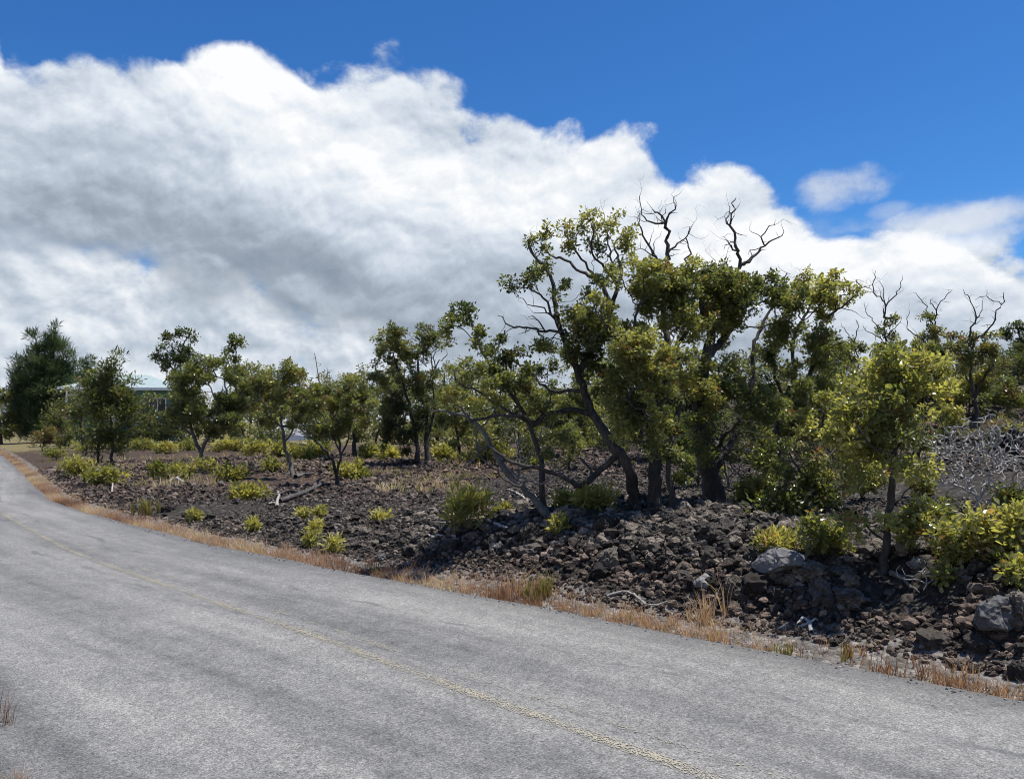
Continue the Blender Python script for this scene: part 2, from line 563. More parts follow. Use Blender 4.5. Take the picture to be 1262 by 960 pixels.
def m_bark(name, c1, c2, c3, scale=1.0):
    m, g, b = mat(name)
    tc = g.node('ShaderNodeTexCoord').outputs['Object']
    st = g.vm('MULTIPLY', tc, (1.0, 1.0, 0.22))
    n1 = g.noise(st, 28 * scale, 6.0, 0.7, dist=0.6)
    n2 = g.noise(tc, 3.5 * scale, 4.0, 0.6)
    val = g.m('ADD', g.m('MULTIPLY', n1, 0.6), g.m('MULTIPLY', n2, 0.4))
    g.l.new(g.ramp(val, [(0.3, c1), (0.5, c2), (0.72, c3)]), b.inputs['Base Color'])
    b.inputs['Roughness'].default_value = 0.85
    b.inputs['Specular IOR Level'].default_value = 0.25
    bump(g, b, n1, 0.9, 0.03)
    return m


def m_leaf(name, stops, red=(0.22, 0.065, 0.035), trans=0.48, rough=0.32, spec=0.65):
    m, g, b = mat(name)
    t = attr(g, "tint")
    col = g.ramp(t, stops)
    col = g.mix(attr(g, "red"), col, red)
    tc = g.node('ShaderNodeTexCoord').outputs['Object']
    g.l.new(col, b.inputs['Base Color'])
    b.inputs['Roughness'].default_value = rough
    b.inputs['Specular IOR Level'].default_value = spec
    tr = g.node('ShaderNodeBsdfTranslucent')
    g.l.new(g.mix(1.0, col, (1.75, 1.75, 0.85), 'MULTIPLY'), tr.inputs[0])
    mx = g.node('ShaderNodeMixShader')
    mx.inputs[0].default_value = trans
    g.l.new(b.outputs[0], mx.inputs[1]); g.l.new(tr.outputs[0], mx.inputs[2])
    g.l.new(mx.outputs[0], g.n['Material Output'].inputs[0])
    return m


def m_plain(name, c, rough=0.6, metal=0.0, var=0.12, scale=6.0, b_=0.15):
    m, g, b = mat(name)
    tc = g.node('ShaderNodeTexCoord').outputs['Object']
    n = g.noise(tc, scale, 5.0, 0.6)
    lo = tuple(v * (1 - var) for v in c); hi = tuple(min(1, v * (1 + var)) for v in c)
    g.l.new(g.ramp(n, [(0.3, lo), (0.7, hi)]), b.inputs['Base Color'])
    b.inputs['Roughness'].default_value = rough
    b.inputs['Metallic'].default_value = metal
    bump(g, b, n, b_, 0.02)
    return m


M = {}
M['road'] = m_road()
M['paint'] = m_paint()
M['ground'] = m_ground()
M['rock'] = m_rock("black_clinker_rubble", (0.013, 0.0100, 0.0080), (0.049, 0.038, 0.030), (0.25, 0.21, 0.17))
M['rock_one'] = m_rock("black_lava_rock", (0.013, 0.0103, 0.0083), (0.048, 0.039, 0.032), (0.255, 0.222, 0.188), use_attr=False)
M['clinker'] = m_rock("brown_clinker", (0.014, 0.0095, 0.0075), (0.062, 0.042, 0.032), (0.24, 0.18, 0.14))
M['boulder'] = m_rock("grey_basalt_boulder", (0.06, 0.06, 0.062), (0.13, 0.13, 0.132), (0.26, 0.255, 0.25), 0.6, 0.55, False)
M['gravel'] = m_rock("pale_road_gravel", (0.07, 0.068, 0.066), (0.18, 0.175, 0.17), (0.38, 0.37, 0.36))
M['bark'] = m_bark("dark_bark", (0.020, 0.018, 0.0165), (0.058, 0.052, 0.048), (0.15, 0.138, 0.13))
M['barkdead'] = m_bark("dead_grey_bark", (0.03, 0.027, 0.026), (0.075, 0.070, 0.067), (0.17, 0.16, 0.155))
M['barkgrey'] = m_bark("grey_bark", (0.05, 0.046, 0.044), (0.12, 0.113, 0.108), (0.26, 0.25, 0.24))
M['silver'] = m_bark("bleached_wood", (0.24, 0.235, 0.225), (0.44, 0.43, 0.415), (0.62, 0.61, 0.59))
M['white'] = m_bark("white_bleached_wood", (0.14, 0.13, 0.118), (0.34, 0.32, 0.295), (0.56, 0.54, 0.50))
OH = [(0.0, (0.042, 0.058, 0.025)), (0.35, (0.118, 0.134, 0.048)), (0.65, (0.230, 0.230, 0.078)), (1.0, (0.40, 0.375, 0.14))]
M['ohia'] = m_leaf("leathery_olive_leaf", OH)
M['fern'] = m_leaf("yellow_green_leaf", [(0.0, (0.055, 0.072, 0.022)), (0.5, (0.165, 0.170, 0.050)), (1.0, (0.36, 0.325, 0.115))], red=(0.25, 0.12, 0.04), rough=0.5)
M['needle'] = m_leaf("dark_needle", [(0.0, (0.018, 0.036, 0.018)), (0.5, (0.045, 0.075, 0.033)), (1.0, (0.10, 0.135, 0.055))], trans=0.2, rough=0.55, spec=0.3)
M['feather'] = m_leaf("soft_olive_leaf", [(0.0, (0.035, 0.05, 0.016)), (0.5, (0.085, 0.105, 0.032)), (1.0, (0.17, 0.18, 0.06))], trans=0.35, rough=0.55)
M['straw'] = m_leaf("dry_russet_grass", [(0.0, (0.16, 0.080, 0.062)), (0.35, (0.36, 0.215, 0.172)), (0.7, (0.50, 0.365, 0.30)), (1.0, (0.60, 0.50, 0.42))], red=(0.16, 0.17, 0.035), trans=0.4, rough=0.7, spec=0.2)

# ------------------------------------------------------------------ ground sheet and road
def build_ground():
    r = [0.4]
    while r[-1] < 4: r.append(r[-1] * 1.06)
    while r[-1] < 30: r.append(r[-1] * 1.0085)
    while r[-1] < 4000: r.append(r[-1] * 1.05)
    r = np.array(r)
    a = np.concatenate([np.linspace(-40, 40, 280), np.linspace(40, 320, 110)[1:-1]]) * math.pi / 180
    nr, na = len(r), len(a)
    X = r[:, None] * np.sin(a)[None]; Y = r[:, None] * np.cos(a)[None]
    Z = H(X, Y)
    V = np.stack([X, Y, Z], -1).reshape(-1, 3)
    V = np.concatenate([V, [[0, 0, Hs(0, 0)]]])
    i, j = np.meshgrid(np.arange(nr - 1), np.arange(na), indexing='ij')
    j2 = (j + 1) % na
    q = np.stack([i * na + j, i * na + j2, (i + 1) * na + j2, (i + 1) * na + j], -1).reshape(-1, 4)[:, ::-1]
    jj = np.arange(na)
    tri = np.stack([np.full(na, len(V) - 1), (jj + 1) % na, jj], -1)
    D, S = road_d(V[:, 0], V[:, 1])
    d = np.abs(D) - HALF
    verge = 1 - sst(d, 0.35, 0.9)
    verge = np.where(D < 0, 1 - sst(d, 0.5, 2.5), verge)
    b = berm_amt(V[:, 0], V[:, 1])
    rr = np.hypot(V[:, 0], V[:, 1])
    brown = 0.15 + 0.75 * sst(rr, 14, 24) * (1 - 0.5 * b) + 0.35 * b * (1 - sst(d, 0.5, 1.2))
    grassy = sst(rr, 34, 60) * 0.75 + np.where(D < 0, 0.6 * sst(d, .5, 2), 0)
    me = mesh_np("ground", V, [q, tri], M['ground'], {"verge": verge, "brown": brown, "grassy": grassy}, smooth=True)
    # flip if needed
    o = link("ground", me)
    if me.polygons[len(me.polygons) // 3].normal.z < 0:
        me.flip_normals()
    tag(o, "rough black and brown lava field around the road", "ground", kind="structure")


def strip(u0, u1, z, name, m, uvn=False, wear=None, nu=9, s0=None, s1=None, skirt=0.0, wob=0.0, shift=None):
    C = ROAD
    # resample the centre evenly
    L = _sa[-1]
    s = np.concatenate([np.arange(s0 or 0, min(s1 or L, L), 0.5)])
    x = np.interp(s, _sa, C[:, 0]); y = np.interp(s, _sa, C[:, 1])
    tx = np.gradient(x); ty = np.gradient(y); ln = np.hypot(tx, ty); tx /= ln; ty /= ln
    nx, ny = ty, -tx                                  # to the bank side
    us = np.linspace(u0, u1, nu)
    V, UV = [], []
    for k, u in enumerate(us):
        uu = np.full_like(s, u) + (np.interp(s, *shift) if shift is not None else 0.0)
        if wob and k in (0, nu - 1):
            uu = uu + wob * fbm(np.stack([s * 1.3, np.full_like(s, u), 0 * s], -1), 3)
        zz = np.full_like(s, 0) + z + 0.012 * (1 - (uu / HALF) ** 2)
        V.append(np.stack([x + nx * uu, y + ny * uu, zz], -1))
        UV.append(np.stack([(u - u0) / (u1 - u0) + 0 * s if uvn else uu, s], -1))
    if skirt:
        for k in (0, -1):
            w = V[k].copy(); w[:, 2] -= skirt
            sgn = -1 if k == 0 else 1
            w[:, 0] += nx * 0.03 * sgn; w[:, 1] += ny * 0.03 * sgn
            uvw = UV[k]
            if k == 0: V.insert(0, w); UV.insert(0, uvw)
            else: V.append(w); UV.append(uvw)
    n, k = len(s), len(V)
    V = np.concatenate(V); UV = np.concatenate(UV)
    i, j = np.meshgrid(np.arange(k - 1), np.arange(n - 1), indexing='ij')
    q = np.stack([i * n + j, (i + 1) * n + j, (i + 1) * n + j + 1, i * n + j + 1], -1).reshape(-1, 4)
    at_ = {"wear": np.full(len(q), wear)} if wear is not None else None
    me = mesh_np(name, V, [q], m, at_, smooth=True, uv=UV)
    if me.polygons[len(me.polygons) // 2].normal.z < 0: me.flip_normals()
    return link(name, me)


build_ground()
tag(strip(-HALF, HALF, 0.0, "road", M['road'], skirt=0.07, wob=0.10), "grey chip seal road running off to the left", "road", kind="structure")
_lp = [(lambda r: r * (EYE / -r[2]))(ray(px, py)) for px, py in [(860, 955), (700, 898), (560, 849), (350, 772), (200, 721), (140, 700), (67, 670), (0, 631)]]
_ld, _ls = road_d([p[0] for p in _lp], [p[1] for p in _lp])
LINE = (np.concatenate([[0], _ls, [_ls[-1] + 14]]), np.concatenate([[_ld[0]], _ld, [_ld[-1]]]))
print("line offsets", np.round(_ld, 2))
tag(strip(-0.055, 0.055, 0.004, "centre_line", M['paint'], uvn=True, wear=0.68, nu=2, shift=LINE), "worn yellow line along the middle of the road", "road marking", kind="structure")
tag(strip(0.16, 0.26, 0.0042, "centre_line", M['paint'], uvn=True, wear=0.84, nu=2, shift=LINE), "almost vanished second yellow line beside the first", "road marking", kind="structure")

# ------------------------------------------------------------------ trees
def unit(v):
    return v / np.maximum(np.linalg.norm(v, axis=-1, keepdims=True), 1e-9)


def poly3(pts, Y, wob=0.12, seed=0, dY=0.0):
    """pixel polyline -> world points at about depth Y, wandering a little in depth; dY leans it away by its end"""
    rg = np.random.default_rng(seed + 5)
    out = []
    off = 0.0
    n = len(pts)
    for k, p in enumerate(pts):
        if k: off += rg.normal() * wob * 0.5
        out.append(at(p[0], p[1], Y + off + dY * k / max(1, n - 1)))
    return np.array(out)


class Skel:
    def __init__(s, step, seed):
        s.P = []; s.par = []; s.rmin = []; s.step = step; s.rg = np.random.default_rng(seed)
    def add(s, p, par, r=0.0):
        s.P.append(np.asarray(p, dtype=float)); s.par.append(par); s.rmin.append(r)
        return len(s.P) - 1
    def nearest(s, p):
        A = np.array(s.P)
        return int(((A - p) ** 2).sum(1).argmin())
    def chain(s, pts, r0, r1, attach=None, jit=0.0):
        """smooth chain through pts; radius r0 -> r1"""
        pts = np.array(pts)
        if len(pts) > 2:
            Q = catmull3(pts)
        else:
            Q = pts
        seg = np.linalg.norm(Q[1:] - Q[:-1], axis=1); cum = np.concatenate([[0], np.cumsum(seg)])
        n = max(2, int(cum[-1] / s.step) + 1)
        t = np.linspace(0, cum[-1], n)
        W = np.stack([np.interp(t, cum, Q[:, k]) for k in range(3)], -1)
        if jit: W[1:] += s.rg.normal(size=W[1:].shape) * jit * s.step
        par = -1 if attach is None else attach
        ids = []
        for k in range(n):
            f = k / (n - 1)
            if k == 0 and attach is not None:
                ids.append(attach); continue
            par = s.add(W[k], par, r0 * (1 - f) + r1 * f)
            ids.append(par)
        return ids
    def colonize(s, A, kill, maxit=90, jit=0.35, up=0.05):
        """grow twigs from the skeleton towards attractors A"""
        A = np.asarray(A)
        N = np.array(s.P)
        D = np.full(len(A), 1e9); I = np.zeros(len(A), int)
        for k in range(0, len(N), 400):
            dd = np.linalg.norm(A[:, None] - N[None, k:k + 400], axis=2)
            j = dd.argmin(1); v = dd[np.arange(len(A)), j]
            b = v < D; D[b] = v[b]; I[b] = j[b] + k
        alive = D > kill
        for it in range(maxit):
            ia = np.where(alive)[0]
            if not len(ia): break
            src, inv = np.unique(I[ia], return_inverse=True)
            Pn = np.array([s.P[k] for k in src])
            v = unit(A[ia] - np.array([s.P[k] for k in I[ia]]))
            acc = np.zeros((len(src), 3)); np.add.at(acc, inv, v)
            acc = unit(unit(acc) + s.rg.normal(size=acc.shape) * jit + np.array([0, 0, up]))
            new = Pn + acc * s.step
            base = len(s.P)
            for k in range(len(src)):
                s.add(new[k], int(src[k]))
            dd = np.linalg.norm(A[ia][:, None] - new[None], axis=2)
            j = dd.argmin(1); vv = dd[np.arange(len(ia)), j]
            b = vv < D[ia]
            D[ia[b]] = vv[b]; I[ia[b]] = base + j[b]
            alive &= D > kill
    def radii(s, tip, p=2.4):
        n = len(s.P); r = np.zeros(n); acc = np.zeros(n); kids = np.zeros(n, int)
        for k in s.par:
            if k >= 0: kids[k] += 1
        for k in range(n - 1, -1, -1):
            r[k] = max(acc[k] ** (1 / p) if acc[k] > 0 else tip, s.rmin[k], tip)
            if s.par[k] >= 0: acc[s.par[k]] += min(r[k], 1e9) ** p
        # thick twigs never outgrow the traced limb they leave
        for k in range(n):
            if s.par[k] >= 0 and s.rmin[s.par[k]] > 0:
                r[s.par[k]] = min(r[s.par[k]], s.rmin[s.par[k]] * 1.0)
        for k in range(n):
            if s.par[k] >= 0: r[k] = min(r[k], r[s.par[k]] * 1.0)
        return r, kids
    def tubes(s, tip, sides=6, cap=None):
        r, kids = s.radii(tip)
        n = len(s.P)
        P = np.array(s.P)
        ch = [[] for _ in range(n)]
        roots = []
        for k, p in enumerate(s.par):
            (ch[p] if p >= 0 else roots).append(k)
        V, Fq = [], []
        nv = 0
        stack = [(q, None) for q in roots]
        while stack:
            k, frm = stack.pop()
            chain = [] if frm is None else [frm]
            c = k
            while True:
                chain.append(c)
                if not ch[c]: break
                cs = sorted(ch[c], key=lambda q: -r[q])
                for q in cs[1:]: stack.append((q, c))
                c = cs[0]
            if len(chain) < 2: continue
            pts = P[chain]
            rad = r[chain].copy()
            if frm is not None: rad[0] = min(rad[0], rad[1] * 1.15)
            rad[-1] *= 0.55
            sd = sides if rad.max() > 4 * tip else (4 if rad.max() > 1.6 * tip else 3)
            T = unit(np.gradient(pts, axis=0))
            ref = np.array([0.31, 0.87, 0.38]) if abs(T[0][2]) > 0.7 else np.array([0.1, 0.2, 0.97])
            U = unit(np.cross(T, ref)); W = np.cross(T, U)
            a = np.linspace(0, 2 * math.pi, sd, endpoint=False)
            ring = pts[:, None] + rad[:, None, None] * (np.cos(a)[None, :, None] * U[:, None] + np.sin(a)[None, :, None] * W[:, None])
            if rad.max() > 0.03:
                nn = fbm(ring.reshape(-1, 3) * 9.0, 2).reshape(ring.shape[:2])
                ring = pts[:, None] + (ring - pts[:, None]) * (1 + 0.30 * nn[..., None])
            m = len(chain)
            V.append(ring.reshape(-1, 3))
            i, j = np.meshgrid(np.arange(m - 1), np.arange(sd), indexing='ij')
            j2 = (j + 1) % sd
            Fq.append(nv + np.stack([i * sd + j, i * sd + j2, (i + 1) * sd + j2, (i + 1) * sd + j], -1).reshape(-1, 4))
            nv += m * sd
        return np.concatenate(V), np.concatenate(Fq)


def catmull3(pts, n=8):
    P = [2 * pts[0] - pts[1]] + list(pts) + [2 * pts[-1] - pts[-2]]
    out = []
    for i in range(1, len(P) - 2):
        a, b, c, d = P[i - 1:i + 3]
        for t in np.linspace(0, 1, n, endpoint=False):
            out.append(.5 * ((2 * b) + (-a + c) * t + (2 * a - 5 * b + 4 * c - d) * t * t + (-a + 3 * b - 3 * c + d) * t ** 3))
    out.append(P[-2])
    return np.array(out)


def leaf_mesh(C, size, per, spread, rg, tint=0.5, tvar=0.5, red=0.0, up=0.5, aspect=0.62, hexa=True, droop=0.0, outward=None):
    """leaves in rosettes round the centres C"""
    n = len(C)
    idx = np.repeat(np.arange(n), per)
    N = len(idx)
    ct = np.clip(tint + tvar * 0.5 * (rg.random(n) - 0.5) + tvar * 0.8 * vnoise(C * 1.9), 0, 1)
    cr = (rg.random(n) < red) * (0.2 + 0.5 * rg.random(n))
    d = unit(rg.normal(size=(N, 3)))
    pos = C[idx] + d * (spread * (0.15 + 0.85 * rg.random(N) ** 0.7))[:, None]
    ax = unit(d * 0.9 + np.array([0, 0, up - droop]) + 0.5 * rg.normal(size=(N, 3)))
    sd = unit(np.cross(ax, unit(rg.normal(size=(N, 3)) * 0.7 + np.array([0, 0, 1.0]))))
    nm = np.cross(sd, ax)
    L = size * (0.5 + 1.0 * rg.random(N) ** 1.3) * (.8 + .45 * rg.random(n))[idx]; Wd = L * aspect * 0.5
    L = L[:, None]; Wd = Wd[:, None]
    fold = 0.35 * Wd
    if hexa:
        v = np.stack([pos, pos + ax * L * .30 + sd * Wd * .9 + nm * fold, pos + ax * L * .74 + sd * Wd * .85 + nm * fold,
                      pos + ax * L, pos + ax * L * .74 - sd * Wd * .85 + nm * fold, pos + ax * L * .30 - sd * Wd * .9 + nm * fold], 1).reshape(-1, 3)
        b = np.arange(N)[:, None] * 6
        q = np.concatenate([b + np.array([[0, 1, 2, 3]]), b + np.array([[0, 3, 4, 5]])])
        rep = 2
    else:
        v = np.stack([pos, pos + ax * L * .5 + sd * Wd + nm * fold, pos + ax * L, pos + ax * L * .5 - sd * Wd + nm * fold], 1).reshape(-1, 3)
        q = np.arange(N)[:, None] * 4 + np.array([[0, 1, 2, 3]])
        rep = 1
    t = np.clip(ct[idx] + 0.22 * (rg.random(N) - 0.5), 0, 1)
    rd = np.clip(cr[idx] * (.5 + rg.random(N)), 0, 1)
    return v, q, {"tint": np.tile(t, rep), "red": np.tile(rd, rep)}


def blob_points(blobs, Y, spacing, rg, gap=-0.12, freq=2.6, flat=0.85, grow=1.05, thin=1.0, tuft=2.2, kids=7):
    """attractors: loose tufts of twigs inside the crown ellipsoids, bare air between them"""
    pts = []
    cl = spacing * tuft
    for bl in blobs:
        px, py, rx, ry = bl[:4]
        dens = bl[4] if len(bl) > 4 else 1.0
        dy = bl[5] if len(bl) > 5 else 0.0
        c = at(px, py, Y + dy)
        k = (Y + dy) / F
        R = np.array([rx * k, max(rx, ry) * k * flat, ry * k]) * grow
        n = 4.19 * R.prod() / cl ** 3 * dens * thin * 1.15
        n = max(1, int(n + rg.random()))
        p = unit(rg.normal(size=(n * 3, 3))) * (rg.random(n * 3) ** 0.40)[:, None]
        p = c + p * R
        p = p[fbm(p * freq, 2) > gap][:n]
        if not len(p): p = c[None]
        idx = np.repeat(np.arange(len(p)), kids)
        o = unit(rg.normal(size=(len(idx), 3))) * (rg.random(len(idx)) ** 0.5)[:, None] * spacing * 0.95 * (.6 + .8 * rg.random(len(p)))[idx][:, None]
        o[:, 2] = np.where(o[:, 2] < 0, o[:, 2] * .35, o[:, 2] * .75)
        pts.append(p[idx] + o)
    return np.concatenate(pts)


def tree(name, label, cat, base, limbs, blobs, spacing=0.14, step=0.09, leaf=0.05, per=26, spread=0.1, tint=0.5, tvar=0.5, red=0.03,
         leafmat='ohia', bark='bark', tip=0.004, dead=(), hexa=False, seed=1, group=None, auto=True, gap=-0.12, aspect=0.62, up=0.12, droop=0.0,
         wob=0.12, Y=None, flat=0.85, jit=0.35, limb_names=None, bald=0.0, sides=7, freq=None, scaled=0.0, halo=0.10, thin=1.0, grow=1.05, tuft=2.2, kids=7):
    """limbs: list of (pixel polyline, radius px at start, radius px at end[, depth lean]); blobs: crown ellipsoids in pixels"""
    rg = np.random.default_rng(seed)
    if leafmat == 'ohia' and per: tint = tint - .07
    b = ground(*base) if Y is None else np.array([*at(base[0], base[1], Y)[:2], 0.0])
    b[2] = Hs(b[0], b[1])
    Yb = b[1]
    k = Yb / F
    if scaled:
        spacing, step, leaf, spread, tip = 7.2 * k * scaled, 5.5 * k, max(.05, 2.6 * k), 4.4 * k, .34 * k
        freq = freq or .055 / k
    root = empty(name, (b[0], b[1], b[2]), label, cat, group)
    sk = Skel(step, seed)
    for n, lm in enumerate(limbs):
        pts = poly3(lm[0], Yb, wob, seed * 7 + n, lm[3] if len(lm) > 3 else 0.0)
        if n == 0 or (len(lm) > 4 and lm[4] == 'root'):
            g0 = pts[0].copy(); g0[2] = min(g0[2], Hs(g0[0], g0[1]))
            pts[0] = g0 - np.array([0, 0, 0.05])
            # a flared foot
            ids = sk.chain(pts, lm[1] * k * .66, lm[2] * k * .66, None, 0.10)
            for q, w in zip(ids[:4], (1.45, 1.25, 1.12, 1.05)):
                sk.rmin[q] *= w
        else:
            a = sk.nearest(pts[0])
            shift = sk.P[a] - pts[0]
            sk.chain(pts + shift * np.linspace(1, 0.3, len(pts))[:, None], min(lm[1] * k * .66, sk.rmin[a] or 1), lm[2] * k * .66, a, 0.14)
    if blobs:
        A = blob_points(blobs, Yb, spacing, rg, gap, freq or (2.6 if Yb < 14 else 1.2), flat, grow, thin, tuft, kids)
        if halo:
            A = np.concatenate([A, blob_points(blobs, Yb, spacing, rg, gap, freq or 2.0, flat, grow * 1.45, halo, tuft, kids)])
        A[:, 2] = np.maximum(A[:, 2], H(A[:, 0], A[:, 1], False) + (0.05 + 0.12 * rg.random(len(A))) * max(1, Yb / 20))
        if not len(A): A = b[None] + np.array([[0, 0, .15], [.05, 0, .1]])
        sk.colonize(A, step * 1.3, jit=jit)
        if bald:
            A = A[rg.random(len(A)) > bald]
    V, Q = sk.tubes(tip, sides)
    me = mesh_np("trunk", V - b, [Q], M[bark], smooth=True)
    link("trunk", me, root)
    if blobs and per:
        v, q, at_ = leaf_mesh(A, leaf, per, spread, rg, tint, tvar, red, up, aspect, hexa, droop)
        link("crown", mesh_np("crown", v - b, [q], M[leafmat], at_), root)
    # dead leafless branches standing out of the crown
    for n, dl in enumerate(dead):
        d2 = Skel(step * 0.8, seed + 31 + n)
        main = None
        for kx, (pl, r0, r1) in enumerate(dl):
            pts = poly3(pl, Yb, wob * 0.8, seed * 3 + n * 5 + kx)
            if main is None:
                st = np.array(sk.P)[sk.nearest(pts[0])]
                ids = d2.chain(np.concatenate([[st], pts]) if np.linalg.norm(st - pts[0]) > step else pts, r0 * k * .8, r1 * k * .8, None, 0.28)
                main = ids
            else:
                a = d2.nearest(pts[0])
                pts = pts + (d2.P[a] - pts[0]) * np.linspace(1, 0.2, len(pts))[:, None]
                d2.chain(pts, min(r0 * k * .8, d2.rmin[a]), r1 * k * .8, a, 0.28)
        # fine twigs
        n0 = len(d2.P)
        for q in rg.choice(np.arange(n0 // 4, n0), size=max(3, int(n0 * .45)), replace=False):
            twig(d2, int(q), rg, 0.12 + 0.20 * rg.random(), 0.55 * d2.rmin[int(q)], k)
        V, Q = d2.tubes(0.0028 * max(1, Yb / 11), 5)
        link("dead_branch", mesh_np("dead_branch", V - b, [Q], M['barkdead'], smooth=True), root)
    return root


def twig(sk, q, rg, length, r0, k, depth=1):
    p = sk.P[q]
    par = sk.par[q]
    axis = unit(p - sk.P[par]) if par >= 0 else np.array([0, 0, 1.0])
    d = unit(axis * 0.6 + rg.normal(size=3) * 0.8 + np.array([0, 0, 0.35]))
    n = max(2, int(length / sk.step))
    cur = q
    for i in range(n):
        d = unit(d + rg.normal(size=3) * 0.38)
        p = p + d * length / n
        cur = sk.add(p, cur, r0 * (1 - 0.7 * (i + 1) / n))
        if depth and rg.random() < 0.35:
            twig(sk, cur, rg, length * 0.5, r0 * 0.6, k, depth - 1)


NEAR = dict(spacing=0.098, step=0.075, leaf=0.038, per=26, spread=0.058, freq=2.2, halo=0.17, hexa=False, tip=0.0042)

# --- the group of ohia-like trees on the bank, traced from the photograph
tree("gnarled_tree", "tall gnarled tree on the lava bank with long crooked limbs sweeping left", "tree", (783, 631),
     [([(783, 634), (779, 602), (772, 572), (754, 546), (738, 522), (725, 497), (715, 468), (706, 443), (697, 422), (688, 398), (683, 368), (680, 345), (668, 325), (655, 312), (652, 298)], 12, 2.2, 0.3),
      ([(730, 512), (702, 508), (678, 514), (660, 525), (648, 516), (622, 513), (598, 516), (580, 522)], 6, 2, -0.8),
      ([(676, 512), (662, 492), (648, 478), (636, 470)], 3.5, 1.5, -0.3),
      ([(648, 516), (622, 505), (600, 492), (582, 478), (560, 470)], 3, 1.2, -0.5),
      ([(764, 562), (752, 571), (736, 586), (722, 598), (706, 598), (690, 588), (670, 580), (652, 577), (628, 569), (606, 552)], 7, 2, -1.0),
      ([(700, 597), (705, 580), (700, 565)], 3, 1.4),
      ([(718, 489), (700, 486), (678, 487), (660, 470), (646, 456), (632, 444)], 4.5, 1.5, 0.6),
      ([(711, 458), (730, 425), (748, 398), (752, 378), (742, 350), (728, 340), (710, 331), (695, 318), (682, 316), (672, 308)], 7, 1.6, 0.8),
      ([(728, 340), (716, 322), (706, 308), (695, 285)], 2.6, 1.3, 0.1),
      ([(752, 378), (762, 345), (768, 318), (760, 295), (768, 278)], 4.5, 1.6, 0.6),
      ([(760, 330), (742, 312), (728, 300), (730, 275)], 3, 1.3, -0.2),
      ([(688, 400), (676, 378), (664, 360), (650, 352)], 3, 1.2, -0.3)],
     [(668, 322, 14, 16), (655, 298, 7, 5, .7), (648, 350, 22, 11), (684, 362, 18, 22), (694, 352, 10, 14), (632, 356, 9, 7), (664, 338, 12, 10), (668, 293, 10, 6), (690, 281, 13, 9), (702, 286, 10, 8), (708, 309, 13, 9),
      (726, 266, 12, 13), (734, 286, 14, 12), (727, 296, 10, 8), (760, 276, 20, 12), (776, 288, 16, 14), (770, 310, 24, 20), (742, 314, 13, 14), (748, 345, 22, 18), (725, 362, 13, 9), (740, 400, 26, 24),
      (706, 398, 22, 16), (712, 420, 20, 14), (690, 440, 28, 18, .6), (672, 432, 14, 11), (668, 460, 22, 16, .5), (720, 440, 26, 20, .8), (745, 470, 24, 26, .7), (790, 330, 18, 14)],
     dead=[[([(694, 410), (680, 408), (660, 407), (642, 404), (630, 402), (622, 394), (614, 388)], 2.6, 0.7), ([(672, 405), (664, 396), (650, 386)], 1.5, 0.6), ([(660, 407), (668, 420), (676, 432)], 1.5, .6)],
           [([(684, 392), (672, 382), (660, 378), (645, 372)], 2, 0.6)],
           [([(668, 326), (658, 314), (652, 300), (654, 290)], 2.4, 0.8)],
           [([(756, 345), (752, 315), (748, 290), (744, 262)], 2.2, 0.6)],
           [([(735, 400), (725, 387), (712, 382), (700, 378)], 1.6, 0.6)]],
     tint=0.40, tvar=0.55, red=0.02, seed=3, gap=-0.05, bald=.22, thin=1.35, tuft=1.9, kids=5, **NEAR)

tree("thick_trunk_tree", "thick straight-trunked tree beside the gnarled one, with a dense olive crown and bare forked top", "tree", (808, 631),
     [([(808, 636), (806, 595), (808, 562), (813, 520), (820, 482), (824, 450), (822, 412), (816, 378)], 15, 5, 0.5),
      ([(822, 420), (842, 398), (852, 376), (856, 352)], 5, 2, 0.3),
      ([(815, 500), (795, 470), (785, 440), (780, 410), (786, 372)], 6, 2.4, -0.5),
      ([(785, 440), (764, 412), (748, 402)], 4, 2, -0.3),
      ([(812, 530), (790, 505), (772, 488)], 5, 2, -0.8)],
     [(790, 428, 36, 16, 1.3, -0.6), (800, 446, 34, 24, 1.1, -0.6), (806, 346, 44, 16, 1.2), (780, 368, 30, 18), (770, 392, 30, 22), (738, 388, 26, 18, .9), (748, 412, 26, 22, .8), (836, 352, 28, 20, 1.1), (850, 382, 26, 24),
      (826, 372, 24, 18), (790, 486, 36, 28, 1, -.4), (766, 508, 28, 26, .9, -.5), (796, 522, 30, 26, .9, -.6), (760, 450, 22, 28, .8), (836, 470, 22, 28, .6)],
     dead=[[([(818, 350), (822, 330), (823, 308), (822, 285), (819, 272), (812, 263), (803, 256)], 5, 0.9), ([(820, 274), (828, 264), (833, 256), (829, 243)], 2.4, 0.6),
            ([(822, 312), (834, 300), (842, 292), (848, 280)], 2, 0.6), ([(820, 280), (806, 279), (795, 276), (791, 262), (787, 248)], 2, .6)],
           [([(818, 338), (808, 318), (799, 300), (790, 286), (787, 276), (792, 266)], 2.8, 0.8)],
           [([(852, 336), (847, 325), (850, 308), (845, 297), (850, 283)], 2.0, 0.7)]],
     tint=0.52, tvar=0.5, red=0.035, seed=4, gap=-0.02, bald=.16, grow=1.18, thin=.60, tuft=1.8, kids=5, **NEAR)

tree("slim_trunk_tree", "slim dark stem between the two thickest trunks, leaves only around its middle", "tree", (829, 632),
     [([(829, 635), (827, 600), (823, 575), (828, 545), (834, 520), (840, 495)], 7, 3, 0.4)],
     [(830, 560, 18, 18, .6), (842, 520, 22, 22, .6), (838, 590, 12, 10, .4)], tint=0.4, seed=5, **NEAR)

